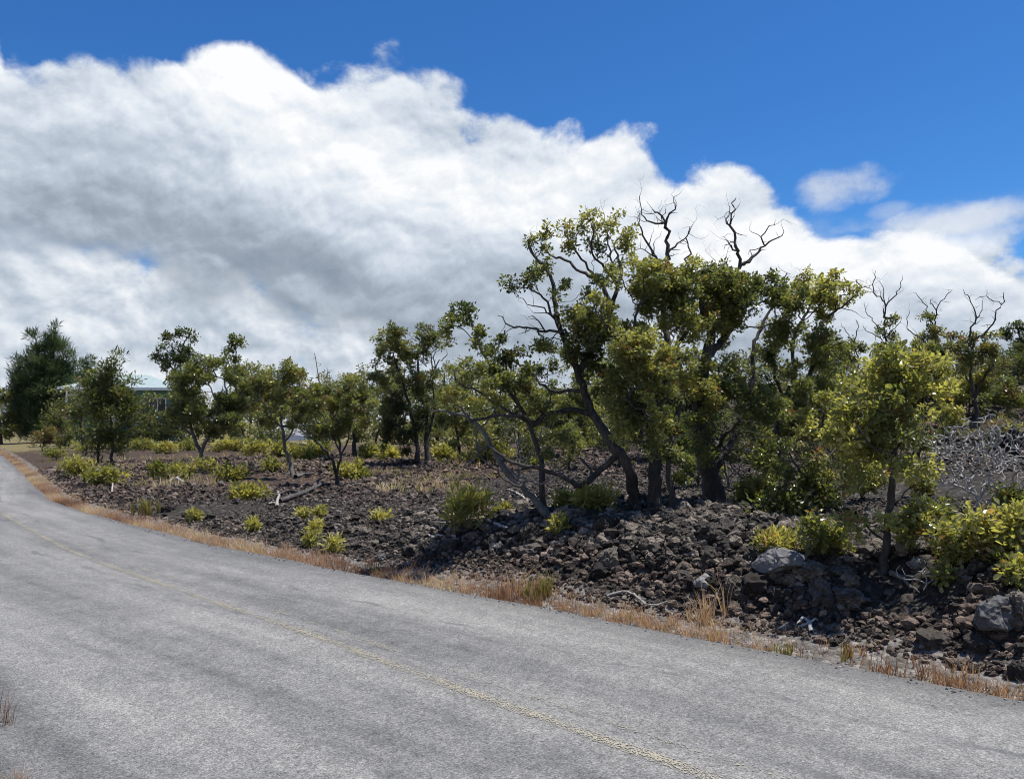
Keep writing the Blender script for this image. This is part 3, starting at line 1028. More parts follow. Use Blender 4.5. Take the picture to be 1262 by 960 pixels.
tree("broad_crown_tree", "widest dark-based tree on the bank, its round crown topped by tall bare antler branches", "tree", (880, 622),
     [([(882, 628), (877, 596), (869, 556), (862, 515), (866, 472), (870, 442), (876, 412), (868, 388), (866, 362)], 21, 5, 0.3),
      ([(870, 444), (888, 424), (904, 404), (914, 382)], 8, 3, 0.4),
      ([(884, 590), (905, 550), (922, 510), (932, 470), (932, 430), (940, 405), (955, 378)], 8, 2.4, 0.8),
      ([(932, 470), (918, 450), (905, 438)], 4, 2, 0.1),
      ([(866, 500), (845, 470), (838, 440), (842, 410)], 6, 2.5, -0.4),
      ([(872, 570), (895, 540), (912, 520)], 5, 2, -0.9)],
     [(878, 346, 34, 13, 1.1), (868, 372, 36, 20, 1.1), (846, 402, 26, 20, .9), (898, 372, 30, 24, 1.1), (902, 402, 28, 22, .9), (930, 366, 30, 18), (955, 362, 26, 14, .9), (940, 392, 30, 22, .9), (958, 408, 22, 20, .7), (952, 344, 14, 8, .7),
      (850, 430, 16, 18, .6), (900, 440, 20, 14, .5), (915, 492, 30, 20, 1, -.4), (880, 500, 34, 22, .6, -.6), (910, 540, 34, 24, .55, -.5), (875, 540, 26, 18, .5, -.7), (890, 470, 36, 16, .8, -.2), (940, 520, 24, 28, .8), (935, 590, 28, 16, .7, -.4), (848, 455, 22, 14, .8, -.5)],
     dead=[[([(890, 372), (898, 352), (906, 336), (912, 326), (908, 305), (902, 288), (902, 265), (904, 252), (909, 241)], 4.2, 0.7), ([(911, 328), (924, 318), (936, 306), (945, 299), (956, 293), (968, 285)], 3.2, 0.6),
            ([(946, 299), (943, 288), (950, 278), (956, 269)], 1.6, 0.5), ([(908, 308), (900, 302), (896, 296)], 1.6, .5), ([(904, 275), (898, 268), (900, 256)], 1.5, .5)],
           [([(884, 345), (884, 330), (880, 322)], 1.6, 0.6)],
           [([(950, 362), (960, 346), (968, 342), (976, 338)], 2.0, 0.6)]],
     tint=0.50, tvar=0.55, red=0.03, seed=6, gap=-0.02, bald=.18, grow=1.28, thin=.52, tuft=1.8, kids=5, **NEAR)

tree("forked_tree", "forked tree at the right end of the bank group with one bare branch pointing right", "tree", (948, 618),
     [([(946, 622), (948, 585), (956, 545), (964, 510), (972, 482), (980, 458), (976, 430), (984, 404), (998, 380)], 9, 2.5, 0.4),
      ([(964, 508), (982, 486), (996, 470), (1006, 440), (1016, 410)], 6, 2, 0.5),
      ([(972, 482), (958, 455), (955, 428)], 4, 2, 0.2),
      ([(956, 545), (978, 530), (996, 520)], 5, 2, -0.6)],
     [(1000, 366, 32, 16, 1.1), (1018, 384, 20, 20, .9), (985, 384, 22, 18, .9), (962, 410, 22, 18, .8), (1010, 412, 24, 20, .8), (990, 432, 26, 22, .7), (962, 440, 20, 22, .6), (1004, 452, 22, 22, .6),
      (985, 498, 34, 22), (1000, 535, 34, 28, 1, -.5), (968, 560, 28, 26, .9, -.5), (1030, 500, 26, 24, .8)],
     dead=[[([(1020, 392), (1034, 380), (1046, 370), (1055, 362), (1058, 352), (1057, 344)], 2.2, 0.6), ([(1052, 364), (1062, 357), (1072, 354)], 1.4, 0.5), ([(1036, 378), (1036, 368), (1034, 362)], 1.2, .5)],
           [([(988, 360), (991, 350), (990, 340)], 1.2, 0.5)]],
     tint=0.52, tvar=0.5, red=0.035, seed=7, gap=-0.02, bald=.2, grow=1.3, thin=.50, tuft=1.8, kids=5, **NEAR)

tree("leafy_young_tree", "bushy young tree with bright green leaves down to the rocks, right of the bank group", "tree", (1010, 640),
     [([(1008, 644), (1004, 610), (1006, 575), (1012, 540), (1016, 510)], 5, 2, 0.2), ([(1004, 610), (985, 580), (972, 560)], 3.4, 1.6, -.3), ([(1006, 580), (1030, 550), (1045, 520)], 3.2, 1.5, .2)],
     [(1020, 498, 36, 22), (1010, 538, 40, 26), (985, 572, 30, 22, .8), (1030, 570, 32, 24, .9), (1012, 604, 34, 18, .8), (1050, 530, 22, 24, .8), (1020, 620, 22, 10, .6), (1048, 590, 22, 18, .6)],
     tint=0.66, tvar=0.5, red=0.05, seed=8, gap=0.0, bald=.18, thin=1.1, tuft=2.0, **NEAR)

tree("leaning_tree", "small grey tree leaning hard left over bare lava, mostly leafless", "tree", (682, 640),
     [([(684, 644), (664, 622), (640, 598), (618, 572), (604, 546), (592, 526), (572, 512), (548, 507), (528, 506)], 8, 1.6, 0.4),
      ([(618, 572), (640, 584), (660, 592), (680, 590)], 3, 1.3, -.5), ([(604, 546), (588, 556), (572, 575)], 3, 1.2, -.3), ([(592, 526), (586, 505), (574, 490), (560, 470)], 3.2, 1.2, .5),
      ([(592, 526), (610, 505), (620, 480), (612, 455)], 3, 1.2, .4), ([(572, 512), (556, 492), (548, 480)], 2.2, 1, .2)],
     [(560, 482, 22, 20, .35), (590, 470, 26, 22, .4), (612, 462, 20, 22, .4), (600, 500, 24, 16, .25)],
     dead=[[([(640, 598), (620, 588), (600, 570), (584, 556)], 2, .6)], [([(604, 548), (622, 530), (640, 524)], 2, .6)]],
     bark='barkgrey', tint=0.45, red=0.03, seed=9, gap=0.0, **NEAR)

tree("sparse_tree", "slender sparse tree whose single long branch carries a leafy tuft against the clouds", "tree", (671, 636),
     [([(671, 638), (668, 605), (668, 575), (660, 545), (648, 515), (632, 488), (612, 462), (596, 436), (586, 410), (577, 385)], 6.5, 1.4, 0.3),
      ([(640, 500), (628, 470), (624, 448), (622, 438)], 3, 1.2, -.2), ([(652, 525), (672, 500), (680, 478)], 2.6, 1.2, .3), ([(612, 462), (600, 470), (586, 462)], 2, 1, -.3)],
     [(568, 381, 12, 6, 1.2), (560, 398, 10, 14, 1.1), (556, 415, 8, 9, 1.0), (574, 395, 9, 7), (591, 409, 7, 6), (588, 424, 10, 7, .9), (602, 433, 10, 7, .8), (625, 438, 14, 12), (640, 432, 8, 9), (617, 421, 5, 4),
      (590, 452, 24, 14, .5), (625, 466, 22, 18, .5), (655, 470, 22, 18, .4), (672, 505, 18, 16, .35), (690, 540, 18, 14, .45), (675, 560, 16, 12, .35)],
     tint=0.42, red=0.02, seed=10, gap=-0.1, thin=1.6, tuft=1.8, kids=5, **NEAR)

tree("roadside_tree", "small tree with bright yellow-green leaves on the rubble slope beside the road", "tree", (1088, 716),
     [([(1088, 722), (1090, 695), (1094, 655), (1097, 620), (1101, 585), (1102, 550), (1099, 515), (1096, 480)], 9, 3, 0.1),
      ([(1101, 585), (1085, 565), (1070, 550), (1058, 530)], 3.5, 1.6, -.3), ([(1102, 555), (1118, 535), (1126, 510)], 3.4, 1.6, .2), ([(1097, 625), (1112, 605), (1124, 600)], 3, 1.4, .1), ([(1092, 670), (1075, 655), (1060, 640)], 3, 1.3, .2)],
     [(1100, 452, 28, 16, 1), (1048, 500, 22, 16, .7), (1050, 545, 20, 16, .6), (1085, 478, 28, 20), (1120, 478, 22, 20, 1), (1072, 508, 26, 20), (1105, 512, 30, 20), (1122, 540, 20, 18, .9), (1070, 545, 24, 20, .8), (1095, 552, 24, 18, .9), (1112, 582, 18, 14, .8), (1070, 580, 20, 14, .6),
      (1112, 640, 12, 14, .5), (1065, 640, 16, 14, .4)],
     tint=0.74, tvar=0.42, red=0.05, seed=11, gap=0.05, bald=.2, thin=.62, halo=.2, grow=1.55, tuft=1.8, kids=5, freq=4.0, spacing=0.105, step=0.07, leaf=0.043, per=22, spread=0.075, hexa=True, tip=0.0035, wob=0.08)

# --- background trees: (name, label, base px, crown blobs, options)
MID = dict(scaled=1.0, per=26, hexa=False, wob=0.25, grow=1.28)
FARO = dict(scaled=1.0, per=24, hexa=False, wob=0.4, grow=1.22)

tree("ironwood_tree", "tall dark feathery conifer-like tree at the far roadside, highest on the left", "tree", (62, 546),
     [([(62, 548), (62, 510), (64, 470), (66, 430), (68, 404)], 4, 1, 0), ([(60, 530), (50, 480), (46, 440), (42, 414)], 3, .9, .4), ([(62, 520), (78, 480), (84, 440)], 2.6, .9, -.4), ([(58, 535), (36, 500), (24, 462)], 2.4, .8, .6)],
     [(68, 408, 4, 9), (66, 428, 9, 14), (52, 432, 8, 10), (41, 416, 4, 9), (44, 440, 10, 14), (60, 460, 20, 20), (84, 434, 5, 12), (80, 458, 12, 18), (38, 470, 16, 18), (22, 455, 5, 10), (26, 480, 10, 18), (60, 492, 26, 20), (36, 508, 22, 22), (84, 490, 12, 18), (60, 528, 26, 12), (22, 530, 14, 12)],
     leafmat='needle', tint=0.62, tvar=0.6, red=0.0, leaf=0.42, aspect=0.10, up=0.75, seed=21, thin=1.7, tuft=1.6, kids=5, gap=-0.4, spacing=0.44, step=0.3, per=22, spread=0.3, tip=0.012, wob=0.4)
tree("ironwood_tree", "shorter dark feathery tree close behind the tallest conifer-like tree", "tree", (104, 540),
     [([(104, 542), (104, 505), (106, 470), (108, 446)], 3, .8, .5)],
     [(109, 446, 4, 8), (107, 464, 9, 14), (98, 470, 7, 10), (114, 480, 8, 14), (102, 496, 12, 18), (106, 520, 14, 12)],
     leafmat='needle', tint=0.55, tvar=0.6, red=0.0, leaf=0.42, aspect=0.10, up=0.7, seed=22, thin=2.2, tuft=1.6, kids=5, gap=-0.4, spacing=0.48, step=0.3, per=20, spread=0.3, tip=0.012, wob=0.4)
tree("soft_leaved_tree", "slim soft olive tree with two thin stems before the pale-roofed house", "tree", (138, 573),
     [([(138, 575), (138, 545), (137, 510), (138, 475), (138, 445)], 2.8, .8, .2), ([(120, 574), (121, 548), (126, 520), (128, 490)], 2.2, .8, .2, 'root')],
     [(138, 442, 8, 8, .5), (136, 460, 15, 13), (120, 490, 14, 16), (128, 478, 16, 15), (148, 478, 12, 16), (138, 498, 20, 18), (124, 512, 14, 14), (152, 510, 12, 16), (138, 530, 22, 14, .9), (122, 548, 14, 10, .6), (150, 544, 12, 10, .6)],
     leafmat='feather', tint=0.6, tvar=0.5, red=0.01, leaf=0.16, aspect=0.26, up=0.35, seed=23, thin=1.8, tuft=1.7, kids=5, gap=-0.3, spacing=0.30, step=0.2, per=30, spread=0.22, tip=0.009, wob=0.2)
tree("dark_crowned_tree", "dark tree with a lobed top rising above the pale roof", "tree", (228, 549),
     [([(228, 551), (227, 520), (225, 480), (222, 450), (226, 425), (234, 412)], 3.4, 1, .3), ([(224, 470), (212, 450), (200, 440), (190, 436)], 2, .8, -.2), ([(224, 450), (212, 425), (206, 412)], 1.8, .8, .1)],
     [(207, 414, 4, 7), (221, 412, 4, 9), (238, 414, 5, 9), (214, 428, 10, 8), (236, 432, 9, 10), (222, 448, 18, 12), (200, 442, 12, 6, .8), (190, 439, 4, 4, .6), (232, 462, 14, 12), (212, 466, 10, 8, .7), (222, 486, 16, 14, .8), (205, 498, 12, 12, .8), (214, 520, 18, 14, .8)],
     tint=0.16, tvar=0.35, red=0.0, seed=24, gap=-0.15, **FARO)
tree("grey_stemmed_tree", "low round grey-olive tree with a stout grey stem on the brown lava", "tree", (250, 582),
     [([(251, 585), (247, 560), (240, 540), (234, 520)], 5.5, 2.2, .2), ([(246, 556), (256, 535), (266, 515), (272, 490)], 3.6, 1.4, .2), ([(240, 540), (226, 525), (220, 510)], 2.8, 1.2, -.3)],
     [(262, 458, 26, 14, .8), (232, 470, 20, 14, .8), (296, 480, 16, 16, .7), (240, 482, 24, 16), (280, 482, 18, 16), (258, 496, 28, 16), (228, 504, 16, 14), (284, 508, 16, 14), (250, 520, 28, 12, .8), (276, 528, 14, 8, .5)],
     bark='barkgrey', tint=0.42, tvar=0.4, red=0.015, seed=25, gap=-0.12, **MID)
tree("spindly_tree", "spindly tree with a thin bare top carrying two leaf tufts", "tree", (296, 549),
     [([(296, 551), (294, 520), (291, 490), (289, 460), (291, 440), (290, 418)], 3, .7, .3), ([(291, 470), (282, 452), (276, 440)], 1.6, .6)],
     [(289, 418, 3, 3, .8), (295, 420, 2, 2, .8), (281, 432, 4, 3, .8), (290, 444, 6, 6, .6), (284, 458, 12, 10, .6), (298, 462, 8, 10, .6), (290, 484, 18, 14, .6), (300, 508, 16, 14, .7), (288, 528, 14, 10, .7)],
     bark='barkgrey', tint=0.36, tvar=0.4, red=0.0, seed=26, gap=-0.1, **FARO)
tree("round_green_tree", "round mid-green tree right of the spindly one, behind the leaning stem", "tree", (322, 540),
     [([(322, 542), (322, 515), (320, 490), (320, 470)], 3, 1, .3)],
     [(318, 463, 12, 8), (334, 470, 10, 10), (310, 480, 12, 12), (328, 492, 16, 14), (314, 508, 16, 12), (330, 520, 14, 10)], tint=0.48, tvar=0.5, red=0.02, seed=27, **FARO)
tree("crooked_stem_tree", "little tree on a crooked leaning stem, rust-tinged crown, by the fallen log", "tree", (362, 590),
     [([(363, 592), (358, 572), (351, 552), (349, 532), (346, 512), (350, 490)], 4.2, 1.4, .2), ([(351, 552), (360, 538), (362, 520)], 2.4, 1, .1), ([(349, 532), (338, 518), (330, 505)], 2, .9, -.2)],
     [(352, 460, 18, 9), (366, 470, 16, 10), (326, 474, 14, 12), (344, 478, 20, 13), (362, 482, 14, 12), (336, 498, 14, 12), (356, 502, 18, 12), (342, 520, 16, 8, .8), (326, 486, 10, 12, .8)],
     bark='barkgrey', tint=0.46, tvar=0.5, red=0.16, seed=28, gap=-0.1, **MID)
tree("vase_shaped_tree", "small vase-shaped tree with several stems from one foot on bare clinker", "tree", (416, 600),
     [([(416, 603), (415, 585), (410, 568), (398, 552), (385, 540), (372, 530)], 4, 1.3, -.2), ([(414, 580), (419, 562), (418, 540), (416, 515)], 2.6, 1.1, .2), ([(405, 562), (402, 545), (396, 520)], 2.4, 1, .1), ([(418, 560), (428, 540), (432, 515)], 2, .9, .2)],
     [(372, 500, 18, 14, .9), (450, 500, 14, 14, .7), (396, 494, 20, 14), (420, 494, 18, 14), (404, 516, 20, 14, .9), (436, 512, 14, 14, .9), (384, 528, 16, 10, .8), (420, 532, 18, 12, .7), (404, 478, 14, 8, .8)],
     tint=0.48, tvar=0.5, red=0.10, seed=29, gap=-0.08, **MID)
tree("domed_tree", "dense domed olive tree behind the vase-shaped tree", "tree", (436, 562),
     [([(436, 564), (436, 535), (432, 505), (430, 485)], 4, 1.4, .3), ([(434, 530), (446, 510), (452, 490)], 2.4, 1)],
     [(430, 468, 18, 9), (446, 480, 14, 12), (414, 484, 14, 12), (432, 494, 24, 14), (450, 506, 14, 14), (430, 520, 24, 14), (446, 538, 16, 10, .8)], tint=0.46, tvar=0.45, red=0.04, seed=30, **FARO)
tree("double_trunk_tree", "tall double-trunked dark tree standing alone in the middle of the lava flat", "tree", (526, 570),
     [([(528, 573), (526, 550), (526, 520), (522, 490), (516, 460), (514, 435), (520, 418)], 5.5, 1.2, .3), ([(514, 572), (514, 545), (508, 515), (500, 485), (492, 460), (484, 436)], 4.5, 1.1, .2, 'root'),
      ([(526, 535), (536, 505), (534, 470), (532, 440)], 2.6, 1, .4), ([(512, 545), (496, 530), (482, 518)], 2.6, 1, -.4)],
     [(500, 412, 20, 8), (478, 418, 16, 8, .9), (522, 416, 16, 9), (488, 434, 22, 12, .8), (518, 436, 18, 12, .8), (535, 428, 8, 10, .7), (472, 444, 10, 10, .6), (500, 456, 26, 14, .6), (476, 470, 14, 12, .6), (522, 470, 18, 14, .6), (484, 496, 20, 16, .9), (510, 500, 24, 18, .9), (478, 522, 18, 14, .9), (504, 532, 22, 14, .8), (476, 546, 14, 10, .7), (500, 556, 14, 8, .5)],
     dead=[[([(530, 470), (536, 452), (546, 444), (552, 434)], 1.5, .5), ([(536, 452), (534, 438), (540, 430)], 1.2, .5)]],
     tint=0.36, tvar=0.45, red=0.05, seed=31, gap=-0.02, **MID)
tree("pale_thicket_tree", "pale green low tree behind the leaning grey tree", "tree", (566, 562),
     [([(566, 564), (564, 540), (560, 510), (562, 480)], 3.4, 1.1, .3), ([(566, 545), (580, 515), (584, 490)], 2.4, 1)],
     [(560, 462, 16, 10, .8), (580, 470, 16, 12, .8), (556, 488, 18, 16, .8), (582, 496, 18, 16, .9), (566, 520, 24, 14, .9), (590, 530, 14, 12, .9), (570, 545, 18, 8, .8)], tint=0.54, tvar=0.45, red=0.03, seed=32, **FARO)
tree("thicket_tree", "olive thicket tree seen through the limbs of the gnarled tree", "tree", (640, 566),
     [([(640, 568), (640, 540), (636, 510), (640, 480)], 3.4, 1.1, .3)],
     [(630, 478, 18, 12, .8), (652, 470, 16, 14, .8), (640, 500, 26, 16, .9), (622, 524, 18, 14, .9), (652, 528, 20, 14, .9), (640, 550, 22, 8, .8)], tint=0.42, tvar=0.45, red=0.01, seed=33, **FARO)
tree("thicket_tree", "olive thicket tree behind the foot of the gnarled tree", "tree", (706, 560),
     [([(706, 562), (704, 535), (700, 505), (704, 480)], 3.4, 1.1, .3)],
     [(690, 484, 18, 14, .9), (716, 478, 18, 16, .9), (700, 508, 26, 16, .9), (728, 514, 18, 16, .9), (684, 534, 18, 14, .9), (714, 540, 24, 12, .9)], tint=0.5, tvar=0.45, red=0.01, seed=34, **FARO)
tree("thicket_tree", "dark thicket tree filling the gap behind the thick trunks", "tree", (842, 560),
     [([(842, 562), (842, 535), (846, 505), (842, 480)], 3.4, 1.1, .3)],
     [(830, 490, 24, 18, .9), (860, 486, 22, 18, .9), (800, 510, 24, 18, .9), (846, 520, 30, 16, .9), (880, 520, 20, 18, .9), (822, 544, 28, 12, .9)], tint=0.3, tvar=0.4, red=0.0, seed=35, **FARO)
tree("slope_tree", "olive tree on the slope behind the forked tree", "tree", (1040, 505),
     [([(1040, 508), (1040, 480), (1038, 450)], 3.6, 1.2, .3), ([(1040, 490), (1054, 465), (1060, 440)], 2.2, 1)],
     [(1036, 436, 18, 12), (1056, 432, 14, 12, .8), (1024, 456, 16, 14), (1050, 458, 20, 14), (1036, 480, 24, 12), (1062, 484, 16, 12, .9)],
     dead=[[([(1058, 440), (1052, 424), (1046, 412), (1036, 402)], 1.2, .4), ([(1050, 420), (1056, 405), (1054, 392)], 1, .4)]],
     tint=0.48, tvar=0.4, red=0.02, seed=36, **MID)
tree("bare_topped_tree", "thin tree with a tall bare twiggy top forked like a Y", "tree", (1108, 502),
     [([(1108, 506), (1104, 475), (1098, 448), (1092, 425), (1090, 400), (1090, 378)], 3.6, 1.2, .3)],
     [(1086, 408, 10, 8, .5), (1098, 402, 8, 10, .6), (1080, 430, 14, 10, .8), (1102, 428, 12, 12, .8), (1092, 450, 16, 12, .8), (1112, 460, 16, 14, .8), (1080, 468, 16, 12, .8)],
     dead=[[([(1090, 392), (1090, 375), (1082, 364), (1076, 352), (1079, 334)], 1.7, .5), ([(1090, 377), (1098, 368), (1106, 358), (1112, 343)], 1.4, .4), ([(1088, 376), (1086, 362), (1087, 350)], .9, .4)],
           [([(1090, 410), (1078, 398), (1068, 386), (1064, 372)], 1.2, .4)], [([(1092, 415), (1106, 402), (1110, 392)], 1.2, .4)], [([(1088, 420), (1074, 410), (1062, 404)], 1.2, .4)]],
     tint=0.40, tvar=0.5, red=0.06, seed=37, **MID)
tree("cone_crowned_tree", "compact cone-crowned green tree with two thin dead antennae", "tree", (1152, 500),
     [([(1152, 503), (1150, 470), (1150, 440), (1150, 410)], 3.6, 1.2, .3)],
     [(1150, 400, 9, 8), (1140, 412, 12, 9), (1158, 414, 10, 10), (1132, 428, 14, 11), (1152, 432, 18, 12), (1130, 446, 16, 10), (1156, 452, 14, 14), (1140, 466, 20, 12), (1160, 480, 14, 12, .8)],
     dead=[[([(1150, 405), (1144, 390), (1140, 376), (1128, 362)], 1.2, .4)], [([(1152, 402), (1154, 388), (1160, 372), (1172, 356)], 1.2, .4), ([(1156, 382), (1148, 374), (1150, 368)], .8, .4)], [([(1136, 418), (1122, 408), (1116, 396), (1122, 386)], 1, .4)]],
     tint=0.56, tvar=0.4, red=0.04, seed=38, gap=-0.25, **MID)
tree("rusty_tinged_tree", "dark-limbed tree with a red-brown tinged crown and a long curved bare fork", "tree", (1206, 524),
     [([(1208, 528), (1204, 505), (1200, 485), (1196, 462), (1197, 440), (1202, 420)], 4.6, 1.6, .2), ([(1204, 490), (1210, 470), (1218, 458), (1226, 450)], 2.6, 1, -.2), ([(1200, 475), (1190, 460), (1182, 445)], 2.4, 1, .2)],
     [(1184, 416, 12, 9, .9), (1200, 430, 18, 10), (1180, 434, 14, 10), (1222, 420, 10, 9, .7), (1232, 430, 10, 10, .7), (1214, 440, 18, 10, .8), (1190, 450, 16, 8, .6), (1230, 450, 10, 8, .5)],
     dead=[[([(1198, 420), (1196, 408), (1204, 396), (1200, 384), (1196, 372), (1188, 358)], 1.7, .5), ([(1204, 396), (1210, 388), (1212, 376)], 1, .4)],
           [([(1198, 420), (1212, 412), (1222, 402), (1228, 384), (1236, 372), (1238, 360)], 1.7, .5), ([(1228, 383), (1220, 374), (1212, 368), (1202, 370)], 1, .4)]],
     tint=0.5, tvar=0.5, red=0.22, seed=39, **MID)
tree("edge_tree", "dark grey-green tree on the upper slope above the stacked stone wall", "tree", (1262, 470),
     [([(1264, 474), (1262, 450), (1258, 425), (1256, 405)], 3.6, 1.2, .3)],
     [(1258, 402, 9, 7), (1250, 416, 12, 10, .9), (1270, 412, 14, 12), (1256, 436, 16, 14), (1276, 440, 16, 16), (1250, 456, 14, 10, .8), (1270, 465, 18, 10)],
     tint=0.22, tvar=0.4, red=0.0, seed=40, **MID)
tree("roadside_bush_tree", "rounded green tree at the far bend of the road", "tree", (2, 548),
     [([(2, 550), (0, 525), (-4, 500)], 3, 1, .3)],
     [(0, 484, 12, 8), (-14, 490, 14, 12), (8, 498, 10, 12), (-6, 512, 18, 14), (12, 524, 12, 12), (-12, 534, 18, 10)], tint=0.5, tvar=0.4, red=0.0, seed=41, **FARO)

# distant trees closing the view between the nearer ones
def distant_label(px):
    for lim, t in ((95, "dark olive tree of the far belt just behind the tall conifer-like trees"), (150, "olive tree of the far belt beside the slim two-stemmed tree, before the house"),
                   (215, "dark olive tree screening the wall of the pale-roofed house"), (275, "olive tree of the far belt behind the stout grey stem"),
                   (345, "olive tree of the far belt between the spindly tree and the white car"), (410, "olive tree of the far belt behind the white car and the vase-shaped tree"),
                   (480, "olive tree of the far belt between the vase-shaped and the double-trunked trees"), (560, "olive tree of the far belt behind the double-trunked tree"),
                   (660, "olive tree of the far belt seen beyond the leaning grey tree"), (790, "olive tree of the far belt seen beyond the gnarled tree"),
                   (900, "olive tree of the far belt seen between the thick trunks"), (1000, "olive tree of the far belt beyond the forked tree"),
                   (1110, "olive tree on the slope beyond the small roadside tree"), (1190, "olive tree on the slope beside the cone-crowned tree"), (2000, "olive tree on the slope above the stacked stone wall")):
        if px < lim: return t


far_spots = [(104, 552, 44, 84, .42), (86, 550, 40, 66, .38), (160, 551, 40, 44, .40), (184, 552, 48, 60, .30), (206, 550, 44, 54, .34), (120, 553, 36, 60, .45), (222, 552, 44, 84, .3), (262, 544, 44, 66, .4), (240, 548, 30, 50, .3)]
_rg = np.random.default_rng(299)
for _px in range(306, 1010, 27):
    far_spots.append((_px + _rg.normal() * 5, (533 if (_px // 27) % 2 else 544) + _rg.random() * 5 - (8 if _px > 900 else 0), 46 + 16 * _rg.random(), 66 + 22 * _rg.random() + (8 if _px > 540 else 0), .32 + .25 * _rg.random()))
far_spots += [(600, 572, 40, 60, .42), (655, 576, 42, 58, .36), (702, 580, 40, 54, .44), (762, 576, 40, 60, .40), (850, 572, 44, 60, .36), (905, 570, 44, 62, .42), (960, 566, 44, 62, .46), (1012, 558, 40, 60, .5), (538, 556, 36, 56, .4), (464, 556, 34, 50, .38), (330, 556, 40, 44, .45), (384, 558, 34, 42, .42), (300, 553, 34, 40, .4), (1018, 520, 46, 70, .5), (1075, 508, 40, 64, .5), (1100, 500, 40, 50, .55), (1128, 506, 36, 56, .45), (1178, 500, 40, 50, .4), (1236, 478, 40, 40, .42), (1212, 480, 36, 46, .38), (1256, 480, 40, 60, .3)]
for n, (px, py, w, h, t) in enumerate(far_spots):
    rg = np.random.default_rng(300 + n)
    bl = []
    for q in range(11):
        f = rg.random()
        bl.append((px + (rg.random() - .5) * w * (1.35 - .7 * f), py - h * (0.12 + 0.80 * f), w * (0.24 + .12 * rg.random()), h * (0.15 + .08 * rg.random()), .9))
    tree("distant_tree", distant_label(px), "tree", (px, py),
         [([(px, py + 2), (px + rg.normal() * 3, py - h * .35), (px + rg.normal() * 5, py - h * .7)], 2.6, .9, .3)], bl,
         tint=t, tvar=0.4, red=0.02, seed=300 + n, group="trees of the distant scrub", **{**FARO, "per": 10, "scaled": 1.15, "halo": .05})


# ------------------------------------------------------------------ shrubs
FERN = dict(leafmat='fern', spacing=0.15, step=0.11, leaf=0.10, per=20, spread=0.12, aspect=0.34, tip=0.004, hexa=False, wob=0.1, gap=-0.02, bald=.15, halo=.3, thin=.55, tuft=1.7, kids=4, auto=True)


def shrub(name, label, px, py, rx, ry, seed, group=None, **kw):
    """low bush: stems fan out of one foot into a few lobes"""
    rg = np.random.default_rng(seed)
    if py < 625 and px < 480: rx, ry = rx * 1.15, ry * .8
    n = kw.pop('lobes', 5)
    bl = [(px + (rg.random() - .5) * rx * 1.3, py - ry * (.45 + 1.0 * rg.random()), rx * (.22 + .26 * rg.random()), ry * (.22 + .3 * rg.random()), 1.0, (rg.random() - .5) * rx * .006) for _ in range(n)]
    limbs = [([(px, py + 1), (px + rg.normal() * rx * .15, py - ry * .4), (px + rg.normal() * rx * .3, py - ry * .9)], max(1.0, rx * .05), .5)]
    for _ in range(3):
        a = (rg.random() - .5) * 1.6
        limbs.append(([(px, py - 1), (px + a * rx * .4, py - ry * .5), (px + a * rx * .8, py - ry * .9)], max(.8, rx * .035), .4))
    o = {**FERN, **kw}
    t = tree(name, label, "shrub", (px, py), limbs, bl, seed=seed, group=group, **o)
    for c in t.children:
        c.name = 'stem' if c.name.startswith('trunk') else ('foliage' if c.name.startswith('crown') else c.name)
    return t


S_FAR = dict(spacing=0.21, step=0.15, leaf=0.10, spread=0.15, tip=0.006, per=22, aspect=.45, up=.3, freq=2.5)
shrub("yellow_bush", "big rounded yellow-green bush beside the dry roadside grass, near the two-stemmed olive tree", 92, 588, 24, 17, 501, tint=.55, lobes=8, **S_FAR)
shrub("yellow_bush", "yellow-green bush spilling over black stones below the two-stemmed olive tree", 128, 598, 26, 13, 502, tint=.6, lobes=8, **S_FAR)
shrub("yellow_bush", "flat yellow-green bush under the dark conifer-like tree", 70, 566, 22, 9, 503, tint=.45, **S_FAR)
shrub("brown_bush", "bare reddish-brown bush at the foot of the tall dark conifer-like tree", 52, 556, 15, 20, 504, tint=.25, red=.6, leafmat='ohia', **S_FAR)
shrub("grey_bush", "greyish leafy bush in front of the tall dark conifer-like tree", 76, 556, 14, 24, 505, tint=.35, leafmat='ohia', **S_FAR)
shrub("olive_bush", "olive bush between the conifer-like trees and the two-stemmed olive tree", 104, 562, 18, 18, 506, tint=.6, red=.05, leafmat='ohia', **S_FAR)
shrub("yellow_bush", "leafy yellow-green bush at the left foot of the stout grey stem", 234, 588, 20, 13, 507, tint=.6, lobes=7, **S_FAR)
shrub("green_bush", "darker green bush left of the bush at the stout grey stem", 194, 588, 14, 11, 508, tint=.38, **S_FAR)
shrub("yellow_bush", "yellow-green bush right of the stout grey stem", 284, 594, 15, 12, 509, tint=.5, lobes=6, **S_FAR)
shrub("yellow_bush", "pale yellow low bush left of the fallen log", 310, 614, 17, 8, 510, tint=.78, red=.1, **S_FAR)
shrub("yellow_bush", "small bright yellow bush right behind the vase-shaped tree's foot", 426, 590, 8, 11, 511, tint=.75, **S_FAR)
shrub("green_bush", "dull green bush at the foot of the crooked leaning stem", 336, 582, 14, 8, 512, tint=.35, **S_FAR)
shrub("yellow_bush", "yellow-green bush between the vase-shaped tree and the double-trunked tree", 446, 588, 11, 9, 513, tint=.5, **S_FAR)
shrub("reedy_bush", "tall reedy yellow-green bush standing alone on black lava behind the bleached sticks", 572, 656, 26, 30, 514, tint=.55, lobes=10, red=.12, up=0.9, aspect=.2, leaf=.12, spacing=.10, step=.08, per=14, spread=.09)
shrub("yellow_bush", "yellow-green bush in the dip behind the gnarled tree's foot", 738, 634, 26, 16, 515, tint=.62, lobes=8, spacing=.12, step=.09, leaf=.08)
